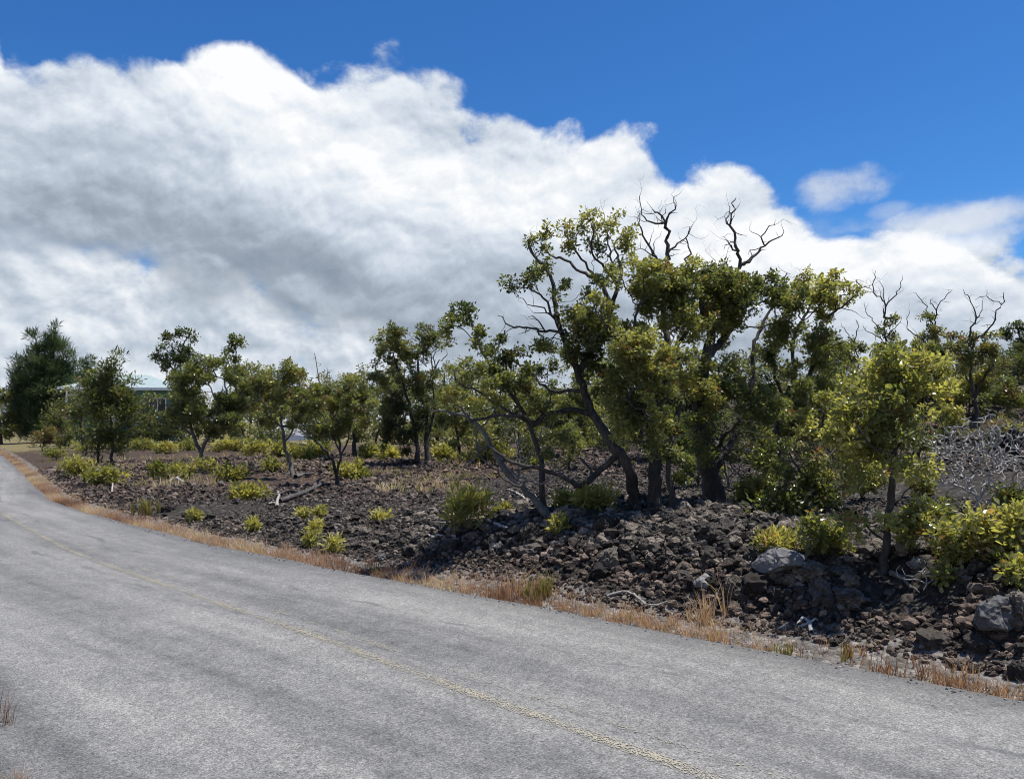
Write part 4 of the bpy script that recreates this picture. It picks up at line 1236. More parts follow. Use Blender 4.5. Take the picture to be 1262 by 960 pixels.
shrub("yellow_bush", "low yellowish bush left of the gnarled tree's foot", 702, 630, 16, 10, 516, tint=.7, lobes=6, spacing=.12, step=.09, leaf=.08)
shrub("lime_bush", "lime-yellow bush right behind the big grey slab boulder", 958, 686, 30, 20, 517, tint=.85, lobes=9, spacing=.07, step=.06, leaf=.06, spread=.06, per=20)
NS = dict(gap=.05, bald=.25, halo=.14, thin=.62, freq=4.0, spacing=.085, step=.06, leaf=.046, spread=.075, per=20, leafmat='ohia', aspect=.62, hexa=True, tip=.003)
shrub("leafy_shrub", "mixed green shrub between the grey slab boulder and the small roadside tree", 1022, 696, 36, 30, 518, tint=.6, red=.08, lobes=9, **NS)
shrub("leafy_shrub", "red-tinged leafy shrub at the right of the small roadside tree", 1172, 712, 34, 40, 519, tint=.62, red=.22, lobes=10, **NS)
shrub("leafy_shrub", "dense green and orange shrub below the silver dead bush", 1222, 700, 38, 42, 520, tint=.66, red=.14, lobes=11, **NS)
shrub("leafy_shrub", "yellow-tinged shrub behind the blocky dark boulder at the slope's end", 1262, 742, 22, 44, 521, tint=.85, red=.08, lobes=8, **NS)
shrub("leafy_shrub", "small pale shrub just behind the small roadside tree's stem", 1122, 690, 20, 38, 522, tint=.6, red=.1, lobes=6, **NS)
shrub("leafy_shrub", "green bush in front of the silver dead bush on the dark slope", 1142, 612, 18, 18, 523, tint=.5, lobes=6, leafmat='fern', spacing=.11, step=.08, leaf=.07, spread=.08)
shrub("leafy_shrub", "olive and red bush below the stacked stone wall", 1234, 556, 26, 26, 524, tint=.5, red=.25, lobes=8, leafmat='ohia', spacing=.16, step=.1, leaf=.07, spread=.12, per=22)
shrub("leafy_shrub", "low green bush hugging the rocks at the foot of the forked tree", 918, 622, 26, 16, 525, tint=.5, lobes=7, **{**NS, 'spacing': .11, 'leaf': .055})
shrub("leafy_shrub", "olive bush left of the rusty-tinged tree's foot", 1170, 516, 22, 22, 526, tint=.55, red=.06, lobes=8, leafmat='ohia', spacing=.2, step=.12, leaf=.08, spread=.15, per=24)
shrub("leafy_shrub", "yellow-green bush on the slope behind the small roadside tree", 1060, 520, 30, 24, 527, tint=.75, red=.05, lobes=9, leafmat='ohia', spacing=.17, step=.12, leaf=.07, spread=.12, per=26)
shrub("leafy_shrub", "dark green bush beside the reclining limb behind the leaning tree", 618, 572, 18, 20, 528, tint=.35, lobes=6, **S_FAR)
shrub("leafy_shrub", "yellow patch of low bush beyond the leaning tree", 588, 570, 22, 8, 529, tint=.8, **S_FAR)
for n, (px, py, rx, ry) in enumerate([(300, 556, 16, 9), (318, 560, 18, 9), (270, 556, 16, 8), (346, 562, 14, 9), (372, 566, 14, 8), (392, 562, 12, 8), (458, 564, 12, 8), (482, 566, 10, 7), (548, 566, 12, 8), (150, 556, 14, 8), (176, 556, 14, 8), (204, 558, 14, 8), (236, 556, 10, 7)]):
    shrub("low_bush", "low yellowish bush on the brown lava " + ("by the dull teal house" if px < 215 else "behind the stout grey stem" if px < 290 else "around the spindly tree's foot" if px < 335 else "behind the crooked stem" if px < 380 else "behind the vase-shaped tree" if px < 470 else "around the double trunk"), px, py, rx, ry, 540 + n, "low yellowish bushes along the far lava edge", tint=.55 + .1 * (n % 3), lobes=5, spacing=.34, step=.26, leaf=.14, spread=.22, tip=.01, per=26, aspect=.45)

SL = dict(gap=.05, bald=.2, halo=.14, thin=.7, freq=3.0, leafmat='ohia', spacing=.13, step=.085, leaf=.055, spread=.09, per=22, aspect=.62, tip=.004)
for px, py, rx, ry, t, rd, lab in [
        (1062, 618, 24, 26, .62, .05, "olive bush behind the left side of the small roadside tree's stem"),
        (1130, 575, 26, 30, .5, .04, "dark olive bush on the slope right behind the small roadside tree's crown"),
        (1150, 660, 22, 20, .68, .16, "rust and green bush between the small roadside tree and the silver dead bush"),
        (1088, 560, 26, 30, .55, .04, "tall olive bush on the slope hidden behind the small roadside tree's crown"),
        (1168, 545, 24, 26, .5, .05, "rounded olive bush left of the silver dead bush"),
        (1258, 640, 22, 22, .6, .18, "red-flecked bush below the right side of the silver dead bush"),
        (1255, 690, 20, 26, .72, .12, "yellow-green bush between the dense shrub and the slope's end"),
        (1040, 585, 22, 30, .6, .05, "bright olive bush joining the bushy young tree on its right"),
        (1192, 520, 30, 34, .5, .08, "broad olive bush around the foot of the rusty-tinged tree"),
        (1140, 510, 30, 40, .55, .05, "broad olive bush under the cone-crowned tree"),
        (1250, 540, 28, 34, .45, .12, "dark rust-flecked bush before the stacked stone wall"),
        (1100, 530, 30, 44, .58, .05, "olive thicket bush under the tree with the bare Y top"),
        (960, 640, 24, 20, .45, .03, "dark green bush on the rocks left of the bushy young tree"),
        (860, 600, 26, 22, .42, .03, "low dark bush between the thick trunk and the widest trunk")]:
    shrub("leafy_shrub", lab, px, py, rx * 1.3, ry * 1.3, 1000 + px, tint=t, red=rd, lobes=8, **SL)

# small pale cushions of plants on the black flat
for n, (px, py, rx, ry, t) in enumerate([(375, 640, 7, 4, .8), (395, 636, 6, 3, .9), (388, 655, 5, 3, .85), (470, 642, 8, 4, .85), (311, 652, 7, 5, .6), (383, 672, 6, 6, .55), (412, 680, 6, 5, .7), (620, 632, 10, 5, .8), (690, 654, 12, 6, .7), (240, 640, 5, 4, .6)]):
    shrub("cushion_plant", "small yellow-green plant on black cinder " + ("below the fallen log" if 330 < px < 400 else "at the road grass" if px < 330 or px < 420 else "below the double-trunked tree" if px < 500 else "near the leaning grey tree's foot"), px, py + 2, rx * .55, ry * .55, 570 + n, "little plants dotted over the black flat", tint=t, lobes=4, spacing=.09, step=.07, leaf=.07, per=14, spread=.07)

# ------------------------------------------------------------------ dead wood
def dead_bush(name, label, base, limbs, blobs, mat_, spacing, step, tip, seed, Yov=None):
    return tree(name, label, "dead bush", base, limbs, blobs, spacing=spacing, step=step, per=0, bark=mat_, tip=tip, seed=seed, jit=0.75, gap=-0.5, wob=0.1, sides=5, Y=Yov)


dead_bush("dead_bush", "large silver-grey leafless bush, a tangle of fine twigs", (1212, 640),
          [([(1212, 642), (1204, 612), (1190, 590), (1178, 570)], 4, 1.2), ([(1206, 616), (1220, 590), (1232, 570)], 3, 1.1), ([(1210, 628), (1228, 612), (1250, 600)], 3, 1.1), ([(1204, 612), (1182, 600), (1162, 596)], 2.4, 1)],
          [(1190, 545, 44, 34, 1), (1225, 570, 40, 40, 1), (1175, 580, 34, 28, 1), (1240, 605, 30, 26, 1), (1252, 560, 24, 30, 1)], 'silver', 0.060, 0.055, 0.0066, 601)
dead_bush("dead_bush", "small grey leafless bush among the leaves under the thick trunks", (900, 600),
          [([(900, 602), (894, 580), (890, 560)], 3, 1.1), ([(898, 590), (920, 565), (930, 545)], 2.4, 1)],
          [(890, 545, 34, 30, 1), (905, 575, 34, 22, 1), (875, 575, 24, 18, 1)], 'barkgrey', 0.12, 0.08, 0.0045, 602)
dead_bush("dead_bush", "wiry grey twigs standing behind the leaning grey tree", (640, 590),
          [([(640, 592), (640, 560), (634, 530)], 2.4, .9), ([(640, 580), (660, 550), (668, 525)], 2, .9)],
          [(636, 530, 30, 26, .8), (664, 530, 24, 24, .8), (650, 560, 34, 18, .8)], 'barkgrey', 0.2, 0.12, 0.006, 603)
dead_bush("dead_bush", "low pale tangle of dry twigs between the small roadside tree and the leafy shrubs", (1140, 724),
          [([(1140, 726), (1140, 712), (1138, 700)], 1.6, .7), ([(1140, 722), (1155, 710), (1168, 706)], 1.4, .7), ([(1140, 722), (1122, 712), (1112, 708)], 1.4, .7)],
          [(1140, 708, 32, 14, 1), (1165, 716, 22, 12, 1)], 'silver', 0.07, 0.05, 0.003, 604)
dead_bush("bare_tree", "dead grey twiggy tree beyond the vase-shaped tree", (396, 540),
          [([(396, 542), (396, 510), (394, 480), (391, 455), (388, 436)], 2, .7), ([(396, 500), (402, 475), (404, 455)], 1.4, .6)],
          [(394, 468, 12, 14, .6), (388, 452, 4, 10, .5), (403, 458, 4, 10, .5), (412, 470, 8, 10, .5)], 'barkgrey', 0.5, 0.3, 0.016, 605)


def stick(name, label, lines, mat_, seed, cat="branch", lift=0.0):
    """fallen wood lying on the ground: polylines (px polyline, radius m start, end, rise m)"""
    sk = Skel(0.05, seed)
    rg = np.random.default_rng(seed)
    first = None
    for n, (pl, r0, r1, rise) in enumerate(lines):
        pts = []
        for i, p in enumerate(pl):
            q = ground(*p)
            q[2] += r0 * .6 + rise * i / max(1, len(pl) - 1) + lift
            pts.append(q)
        pts = np.array(pts)
        if n == 0:
            first = pts[0].copy()
            sk.chain(pts, r0, r1, None, 0.12)
        else:
            a = sk.nearest(pts[0])
            pts = pts + (sk.P[a] - pts[0]) * np.linspace(1, 0, len(pts))[:, None]
            sk.chain(pts, min(r0, sk.rmin[a]), r1, a, 0.12)
    V, Q = sk.tubes(0.003, 6)
    b = first
    o = link(name, mesh_np(name, V - b, [Q], M[mat_], smooth=True), loc=b)
    return tag(o, label, cat)


stick("fallen_log", "long weathered grey log lying on the black flat near the vase-shaped tree", [([(345, 621), (360, 615), (378, 610), (398, 601)], .055, .03, .05), ([(362, 614), (352, 610), (340, 614)], .035, .02, .05), ([(385, 607), (392, 598), (399, 596)], .04, .02, .12)], 'barkdead', 701, "log")
stick("bleached_stump", "short white upright stub at the end of the fallen log", [([(341, 626), (342, 620), (344, 614), (342, 612)], .034, .02, .08), ([(341, 624), (336, 622), (331, 624)], .026, .012, .02)], 'white', 702, "stump")
stick("bleached_branch", "forked white branch resting on the dry grass at the road edge", [([(748, 743), (760, 741), (775, 742), (788, 747), (796, 752)], .014, .009, .03), ([(790, 748), (800, 757), (815, 754), (824, 751)], .012, .007, .03)], 'white', 703, lift=0.04)
stick("bleached_stump", "small silvery split stump on the brown rubble beside the road grass", [([(1000, 780), (996, 776), (990, 772), (984, 781)], .019, .008, .06), ([(996, 776), (1006, 771), (1008, 776)], .013, .005, .04), ([(992, 773), (984, 776), (980, 784)], .013, .006, .02)], 'silver', 704, "stump")
stick("bleached_branch", "long thin bleached branch arching over the black rocks below the reedy bush", [([(632, 660), (615, 654), (598, 648), (580, 640), (556, 636)], .016, .006, .14)], 'silver', 705, lift=.02)
stick("bleached_branch", "thin bleached branch lying level below the reedy bush", [([(618, 656), (595, 654), (566, 653), (540, 652)], .014, .006, .05), ([(590, 654), (584, 646), (580, 642)], .008, .004, .06)], 'silver', 706, lift=.03)
stick("bleached_branch", "crooked bleached root on the black rocks nearest the road grass", [([(562, 664), (548, 664), (530, 666), (512, 665)], .016, .006, .03), ([(548, 664), (536, 658), (524, 655)], .01, .004, .05)], 'silver', 707, lift=.02)
stick("bleached_branch", "pale branch lying by the foot of the leaning grey tree", [([(672, 640), (650, 622), (636, 612), (622, 606)], .016, .006, .05)], 'silver', 708, lift=.02)
stick("fallen_branch", "short grey branch at the foot of the crooked leaning stem", [([(364, 590), (374, 587), (386, 587)], .06, .03, .03)], 'barkgrey', 709)
stick("bleached_branch", "white driftwood-like scraps on the stones left of the pale yellow low bush", [([(208, 595), (216, 592), (226, 597)], .032, .016, .05), ([(214, 593), (222, 589), (228, 590)], .022, .012, .08)], 'white', 710)
stick("bleached_stump", "thin white stub standing among the black stones by the roadside grass", [([(138, 608), (138, 605), (139, 602)], .025, .014, .12)], 'white', 711, "stump")
stick("bleached_root", "pale root lying at the foot of the small roadside tree", [([(1098, 712), (1112, 718), (1124, 726), (1132, 736)], .026, .010, 0.0), ([(1110, 718), (1120, 716), (1130, 720)], .014, .006, 0.02)], 'barkgrey', 712, "root")

# ------------------------------------------------------------------ rocks
def ico(sub):
    bm = bmesh.new()
    bmesh.ops.create_icosphere(bm, subdivisions=sub, radius=1.0)
    bm.verts.ensure_lookup_table()
    v = np.array([p.co[:] for p in bm.verts]); f = np.array([[q.index for q in p.verts] for p in bm.faces])
    bm.free()
    return v, f


ICO = {k: ico(k) for k in (1, 2, 3, 4)}
ICO[0] = (np.array([[1, 0, 0], [-1, 0, 0], [0, 1, 0], [0, -1, 0], [0, 0, 1], [0, 0, -1.0]]),
          np.array([[0, 2, 4], [2, 1, 4], [1, 3, 4], [3, 0, 4], [2, 0, 5], [1, 2, 5], [3, 1, 5], [0, 3, 5]]))


def rock_shape(seed, sub=3, angular=0.5, rough=0.3, squash=(1, 1, .75)):
    rg = np.random.default_rng(seed)
    v, f = ICO[sub]
    v = v.copy()
    for _ in range(int(5 + 9 * angular)):
        n = unit(rg.normal(size=3)); d = 0.55 + 0.35 * rg.random()
        t = v @ n
        v = np.where((t > d)[:, None], v - np.outer(t - d, n), v)
    o = rg.random(3) * 50
    nrm = unit(v)
    r = 0.28 * fbm(v * 1.3 + o, 2) + rough * 0.75 * fbm(v * 2.9 + o, 3, .6, ridge=True) + rough * 0.45 * vnoise(v * 7 + o)
    v = v + nrm * r[:, None]
    return v * np.array(squash), f


def rand_rot(rg, n):
    q = unit(rg.normal(size=(n, 4)))
    w, x, y, z = q.T
    return np.stack([1 - 2 * (y * y + z * z), 2 * (x * y - z * w), 2 * (x * z + y * w), 2 * (x * y + z * w), 1 - 2 * (x * x + z * z), 2 * (y * z - x * w),
                     2 * (x * z - y * w), 2 * (y * z + x * w), 1 - 2 * (x * x + y * y)], -1).reshape(n, 3, 3)


def rubble(name, label, pos, size, mat_, seed, sub=2, var=10, rough=0.35, angular=.5, tint=None):
    rg = np.random.default_rng(seed)
    VV, FF, TT = [], [], []
    off = 0
    which = rg.integers(0, var, len(pos))
    if tint is None: tint = rg.random(len(pos))
    for k in range(var):
        v, f = rock_shape(seed * 100 + k, sub, angular, rough, (1, .9, .75))
        m = which == k
        n = int(m.sum())
        if not n: continue
        R = rand_rot(rg, n)
        sc = size[m][:, None, None] * np.array([1, .75, .6]) ** (rg.random((n, 1, 3)) * 1.2)
        w = np.einsum('nij,mj->nmi', R, v) * sc + pos[m][:, None]
        VV.append(w.reshape(-1, 3))
        FF.append((off + (np.arange(n) * len(v))[:, None, None] + f[None]).reshape(-1, 3))
        TT.append(np.repeat(tint[m], len(f)))
        off += n * len(v)
    o = link(name, mesh_np(name, np.concatenate(VV), [np.concatenate(FF)], M[mat_], {"tint": np.concatenate(TT)}))
    return tag(o, label, "rocks", kind="stuff")


def in_view(P, m=60):
    c, s_ = math.cos(PITCH), math.sin(PITCH)
    z = P[:, 1] * c + (P[:, 2] - EYE) * s_
    yv = -P[:, 1] * s_ + (P[:, 2] - EYE) * c
    px = CX + F * P[:, 0] / np.maximum(z, .01); py = CY - F * yv / np.maximum(z, .01)
    return (z > 0.5) & (px > -m) & (px < 1262 + m) & (py < 960 + m), px, py


def scatter(n, x0, x1, y0, y1, seed):
    rg = np.random.default_rng(seed)
    x = rg.uniform(x0, x1, n); y = rg.uniform(y0, y1, n)
    D, S = road_d(x, y)
    return x, y, D - HALF, rg


# heaped clinker of the bank
x, y, d, rg = scatter(110000, -5, 9.5, 3.5, 13, 801)
b = berm_amt(x, y)
keep = (d > 0.42) & (d < 4.2) & (rg.random(len(x)) < (0.12 + 0.88 * b) * (1 - .75 * sst(d, 2.2, 4.2)))
x, y, d, b = x[keep], y[keep], d[keep], b[keep]
P = np.stack([x, y, H(x, y)], -1)
v, _, _ = in_view(P, 40)
P = P[v]; d = d[v]
_tb = ground(1088, 716)
_k = np.hypot(P[:, 0] - _tb[0] - .08, P[:, 1] - _tb[1] + .2) > .38
P = P[_k][:16000]; d = d[_k][:16000]
sz = 0.020 + 0.020 * rg.random(len(P)) + 0.060 * rg.random(len(P)) ** 5
sz *= 0.48 + 0.42 * sst(d, .4, 1.3)
P[:, 2] += sz * 0.35 + 0.03 * rg.random(len(P)) * sst(d, .6, 1.5)
brn = np.clip(rg.random(len(P)), 0, 1)
lo = d < (0.95 + 0.25 * vnoise(P * 1.1))
bigr = sz > .040
rubble("lava_rubble", "heaped black clinker rubble of the roadside bank", P[~lo & bigr], sz[~lo & bigr], 'rock', 81, 2, 12, .75)
rubble("lava_rubble", "small black clinker filling the gaps of the roadside bank", P[~lo & ~bigr], sz[~lo & ~bigr], 'rock', 86, 1, 14, .9)
rubble("lava_rubble", "finer brown clinker along the foot of the bank", P[lo], sz[lo], 'clinker', 82, 1, 14, .8)

# clinker strewn over the flat, coarser with distance
rg = np.random.default_rng(802)
n = 85000
r = 7.5 * (34 / 7.5) ** rg.random(n); a = np.radians(rg.uniform(-36, 36, n))
x, y = r * np.sin(a), r * np.cos(a)
D, S = road_d(x, y); d = D - HALF; b = berm_amt(x, y)
keep = (d > .5) & ((b < .6) | (d > 3)) & (fbm(p2(x, y, .35, 4.0), 2) + .35 * rg.random(n) > -0.12)
x, y, r, d = x[keep], y[keep], r[keep], d[keep]
P = np.stack([x, y, H(x, y)], -1)
sz = r * (0.0014 + 0.0018 * rg.random(len(P)) + 0.0035 * rg.random(len(P)) ** 7)
P[:, 2] += sz * .3
isb = (sst(r, 13, 19) * .9 + .25 * vnoise(P * .5)) > .45 + .4 * (rg.random(len(P)) - .5)
sz *= np.where(isb, .85, .62)
rubble("lava_clinker", "loose black clinker strewn over the lava flat", P[~isb], sz[~isb], 'rock', 83, 0, 24, .9)
rubble("lava_clinker", "loose brown clinker covering the farther lava", P[isb], sz[isb], 'clinker', 84, 0, 24, .9)

# pale gravel along both edges of the seal
x, y, d, rg = scatter(90000, -9, 6, 2.4, 14, 803)
near = np.abs(d + HALF) - HALF
keep = (near > -0.12) & (near < 0.42) & (rg.random(len(x)) < np.exp(-((near - .05) / .2) ** 2))
P = np.stack([x, y, np.where(near < 0, 0.0, H(x, y))], -1)[keep]
v, _, _ = in_view(P, 40)
P = P[v][:5200]
sz = 0.005 + 0.009 * rg.random(len(P)) ** 2
P[:, 2] += sz * .3
rubble("road_gravel", "loose pale gravel along the edges of the road seal", P, sz, 'gravel', 85, 1, 10, .25)

# lava rocks large enough to pick out one by one
ROCKM = [mesh_np("lava_rock", *(lambda s_: (s_[0], [s_[1]]))(rock_shape(900 + k, 3, .55 + .4 * (k % 2), .62, (1, .85, .72))), M['rock_one']) for k in range(14)]
x, y, d, rg = scatter(6000, -4, 9, 3.5, 12, 804)
b = berm_amt(x, y)
keep = (d > .62) & (d < 2.6) & (rg.random(len(x)) < b * (0.25 + .75 * sst(d, .7, 1.3)))
x, y, d = x[keep], y[keep], d[keep]
P = np.stack([x, y, H(x, y)], -1)
v, px, py = in_view(P, 5)
P = P[v]; d = d[v]
placed = []
for p, dd in zip(P, d):
    s_ = 0.034 + 0.030 * rg.random() + 0.075 * rg.random() ** 6
    if math.hypot(p[0] - _tb[0] - .08, p[1] - _tb[1] + .2) < .5: continue
    if any((p[0] - q[0]) ** 2 + (p[1] - q[1]) ** 2 < (.85 * (s_ + q[2])) ** 2 for q in placed): continue
    placed.append((p[0], p[1], s_))
    o = link("lava_rock", ROCKM[int(rg.integers(0, 14))], loc=(p[0], p[1], p[2] + s_ * .28))
    o.scale = (s_ * (.8 + .5 * rg.random()), s_ * (.8 + .4 * rg.random()), s_ * (.75 + .35 * rg.random()))
    o.rotation_euler = (rg.normal() * .35, rg.normal() * .35, rg.random() * 6.28)
    _, qx, qy = in_view(np.array([[p[0], p[1], p[2]]]))
    zone = "left end of the bank, under the leaning grey tree" if qx < 720 else "bank below the gnarled and thick-trunked trees" if qx < 850 else "bank below the widest trunk" if qx < 930 else "bank around the large grey slab boulder" if qx < 1040 else "slope around the small roadside tree's foot" if qx < 1150 else "slope around the blocky pale-topped boulder"
    sz_ = "small" if s_ < .065 else "larger"
    tag(o, sz_ + " lava rock on the " + zone, "rock", "black lava rocks heaped on the bank")
    if len(placed) >= 290: break


def boulder(px, py, w, h, label, mat_, seed, depth=0.8, ang=.9, rough=.16, rot=0.0, sink=.25, tilt=(0, 0), name="boulder"):
    """px,py: middle of its foot; w,h in pixels"""
    g0 = ground(px, py)
    k = g0[1] / F
    v, f = rock_shape(seed, 4, ang, rough * 1.5, (1, 1, 1))
    ext = v.max(0) - v.min(0)
    v = (v - (v.max(0) + v.min(0)) / 2) / ext * np.array([w * k, w * k * depth, h * k * (1 + sink)])
    v[:, 2] += h * k * (1 - sink) / 2
    o = link(name, mesh_np(name, v, [f], M[mat_]), loc=g0)
    o.rotation_euler = (tilt[0], tilt[1], rot)
    return tag(o, label, "rock")


boulder(962, 703, 62, 30, "large smooth grey slab boulder crowning the bank before the lime-yellow bush", 'boulder', 31, 1.0, 1.0, .10, .3, .2, (.12, -.1))
boulder(1218, 776, 56, 42, "big blocky dark boulder with a flat pale top on the brown rubble slope", 'boulder', 37, .9, 1.2, .12, .5, .2, (0.1, .05))
boulder(1258, 766, 40, 34, "dark boulder beside the blocky pale-topped one", 'rock_one', 38, .9, .9, .2, .9)
boulder(868, 727, 30, 14, "flat pale grey rock half way up the bank", 'boulder', 33, .8, 1.1, .1, .2)
boulder(905, 735, 30, 26, "rounded black boulder just right of the flat pale grey rock", 'rock_one', 34, .9, .5, .2)
boulder(874, 668, 34, 22, "craggy black boulder on the bank crest before the widest trunk", 'rock_one', 35, .9, .8, .35)
boulder(826, 652, 26, 20, "angular dark boulder on the bank crest before the thick straight trunk", 'rock_one', 36, .9, 1.0, .25)
boulder(1000, 716, 36, 22, "grey boulder tucked below and right of the large grey slab", 'rock_one', 39, .9, .9, .2, .2)
boulder(1050, 746, 40, 20, "craggy black boulder in the shade left of the small roadside tree's foot", 'rock_one', 40, .9, .7, .35)
boulder(1036, 712, 40, 14, "long low dark slab against the small roadside tree's foot", 'rock_one', 41, .8, 1.0, .2)
boulder(654, 668, 26, 24, "black boulder with a brownish top at the left end of the bank", 'rock_one', 42, .9, .9, .3)
boulder(553, 682, 20, 16, "lone blackish boulder near the crooked bleached root", 'rock_one', 43, .9, .9, .25)
boulder(690, 644, 30, 20, "dark boulder at the foot of the leaning grey tree", 'rock_one', 44, .9, .7, .3)
boulder(740, 660, 24, 20, "angular black boulder on the bank below the gnarled tree", 'rock_one', 45, .9, 1.0, .3)
boulder(752, 700, 30, 22, "black boulder half buried in the middle of the bank, left of the flat pale rock", 'rock_one', 46, .9, .8, .3)
boulder(1244, 560, 40, 36, "big dark outcrop below the stacked stone wall", 'rock_one', 47, .9, .6, .35)
boulder(990, 640, 40, 26, "dark craggy outcrop under the bushy young tree", 'rock_one', 48, .9, .6, .35)
boulder(1130, 700, 22, 14, "grey rock lying behind the small roadside tree's stem", 'boulder', 49, .9, .9, .2)
boulder(1176, 748, 34, 14, "rough grey slab left of the blocky pale-topped boulder", 'rock_one', 50, .9, 1.0, .2)
boulder(1256, 838, 30, 20, "dark rock at the lower end of the rubble beside the dry grass", 'rock_one', 51, .9, .9, .2)
for n, (px, py, w, h) in enumerate([(170, 628, 14, 8), (150, 622, 12, 7), (205, 630, 14, 8), (230, 636, 16, 8), (185, 618, 12, 7), (260, 640, 14, 7), (110, 612, 10, 7), (300, 640, 12, 7), (350, 650, 10, 6), (240, 604, 12, 7), (290, 620, 12, 7), (330, 668, 10, 6), (470, 690, 14, 9), (505, 685, 14, 9), (530, 690, 14, 10), (590, 690, 18, 12), (615, 680, 16, 12), (440, 676, 12, 7), (272, 600, 12, 6), (160, 600, 12, 7)]):
    o = boulder(px, py, w, h, "low black stone lying on the flat beside the dry roadside grass", 'rock_one' if n % 4 else 'boulder', 60 + n, .9, .8, .25, n * .7, name="lava_stone")
    o["group"] = "black stones along the left roadside"

# stacked stone wall on the slope
gw = ground(1228, 508)
wall = empty("stone_wall", gw, "low wall of stacked black lava stones on the slope under the dark tree", "wall")
rg = np.random.default_rng(77)
WST = [mesh_np("stone", *(lambda s_: (s_[0], [s_[1]]))(rock_shape(950 + k, 2, 1.0, .15, (1, .8, .6))), M['rock_one']) for k in range(6)]
for row in range(4):
    xx = 0.0
    while xx < 3.2:
        w = 0.15 + 0.14 * rg.random()
        o = link("stone", WST[int(rg.integers(0, 6))], wall)
        X = xx - 0.6 + w
        Yw = 0.15 * X
        hz = Hs(gw[0] + X, gw[1] + Yw) - gw[2]
        o.location = (X, Yw + rg.normal() * .03, hz + 0.08 + row * .15 + rg.normal() * .015)
        o.scale = (w * 1.15, .2, .14)
        o.rotation_euler = (rg.normal() * .12, rg.normal() * .1, rg.normal() * .25)
        xx += w * 1.9

# ------------------------------------------------------------------ dry grass along the road
def blades(centres, per, h0, h1, width, spreadr, seed, lean=.35, tint=(0.0, .8), green=0.0, seedheads=0.0):
    rg = np.random.default_rng(seed)
    n = len(centres); idx = np.repeat(np.arange(n), per); N = len(idx)
    th = rg.random(n); gr = (rg.random(n) < green) * (.5 + .5 * rg.random(n))
    a = rg.random(N) * 6.28; rr = spreadr * np.sqrt(rg.random(N))
    base = centres[idx] + np.stack([np.cos(a) * rr, np.sin(a) * rr, np.full(N, -.01)], -1)
    hh = (h0 + (h1 - h0) * rg.random(N)) * (.6 + .8 * th[idx])
    out = np.stack([np.cos(a), np.sin(a), 0 * a], -1) * (lean * rg.random(N) * hh)[:, None] + rg.normal(size=(N, 3)) * (hh * .16)[:, None] * np.array([1, 1, 0])
    mid = base + out * .35 + np.array([0, 0, 1]) * (hh * .6)[:, None]
    tipp = base + out + np.array([0, 0, 1]) * (hh * (.9 + .1 * rg.random(N)))[:, None]
    sa = rg.random(N) * 6.28
    sd = np.stack([np.cos(sa), np.sin(sa), 0 * sa], -1) * width
    v = np.stack([base - sd, base + sd, mid + sd * .7, mid - sd * .7, tipp], 1).reshape(-1, 3)
    o5 = np.arange(N)[:, None] * 5
    q = o5 + np.array([[0, 1, 2, 3]]); t = o5 + np.array([[3, 2, 4]])
    ct = np.clip(tint[0] + (tint[1] - tint[0]) * (.55 * vnoise(centres * 1.1) + .5)[idx] + .35 * (rg.random(N) - .5), 0, 1)
    return v, [q, t], {"tint": np.concatenate([ct, ct]), "red": np.concatenate([gr[idx], gr[idx]])}


s_ = []
rg = np.random.default_rng(905)
L0 = 40.0
sfull = rg.uniform(0, _sa[-1], 42000)
off = HALF + 0.06 + np.abs(rg.normal(size=len(sfull))) * .20
x = np.interp(sfull, _sa, ROAD[:, 0]); y = np.interp(sfull, _sa, ROAD[:, 1])
i = np.clip(np.searchsorted(_sa, sfull) - 1, 0, len(_seg) - 1)
tx, ty = _seg[i, 0] / _sl[i], _seg[i, 1] / _sl[i]
x, y = x + ty * off, y - tx * off
dist = np.hypot(x, y)
clump = fbm(p2(x, y, 1.1, 2.0), 3)
b = berm_amt(x, y)
far_w = sst(dist, 9, 20)
keep = (dist < 75) & (y > 2) & (rg.random(len(x)) < .75) & ~((x > 1.9) & (x < 2.55) & (rg.random(len(x)) < .85)) & (clump + .5 * far_w > -0.28) & (off < HALF + .50 + .25 * far_w)
keep &= (rg.random(len(x)) < np.clip(22 / (dist + 6), .2, 1))
C = np.stack([x, y, H(x, y)], -1)[keep]
v_, _, _ = in_view(C, 60)
C = C[v_]
v, f, a = blades(C, 11, .035, .12, .0030, .055, 906, .8, (.0, .80), green=.02)
tag(link("dry_grass", mesh_np("dry_grass", v, f, M['straw'], a)), "strip of dry russet grass along the road's edge", "grass", kind="stuff")
print("grass tufts", len(C))

rg = np.random.default_rng(931)
n = 2600
r = 15.5 * (40 / 15.5) ** rg.random(n); a = np.radians(rg.uniform(-35, 0, n))
x, y = r * np.sin(a), r * np.cos(a)
D, S = road_d(x, y)
keep = (D > HALF + 1.0) & (fbm(p2(x, y, .45, 8.0), 2) > .16 - .16 * sst(r, 18, 30))
C = np.stack([x, y, H(x, y)], -1)[keep]
v, f, a = blades(C, 12, .06, .20, .008, .13, 932, .8, (.55, 1.0), green=.55)
tag(link("field_grass", mesh_np("field_grass", v, f, M['straw'], a)), "thin straw and green grass scattered over the brown lava", "grass", kind="stuff")

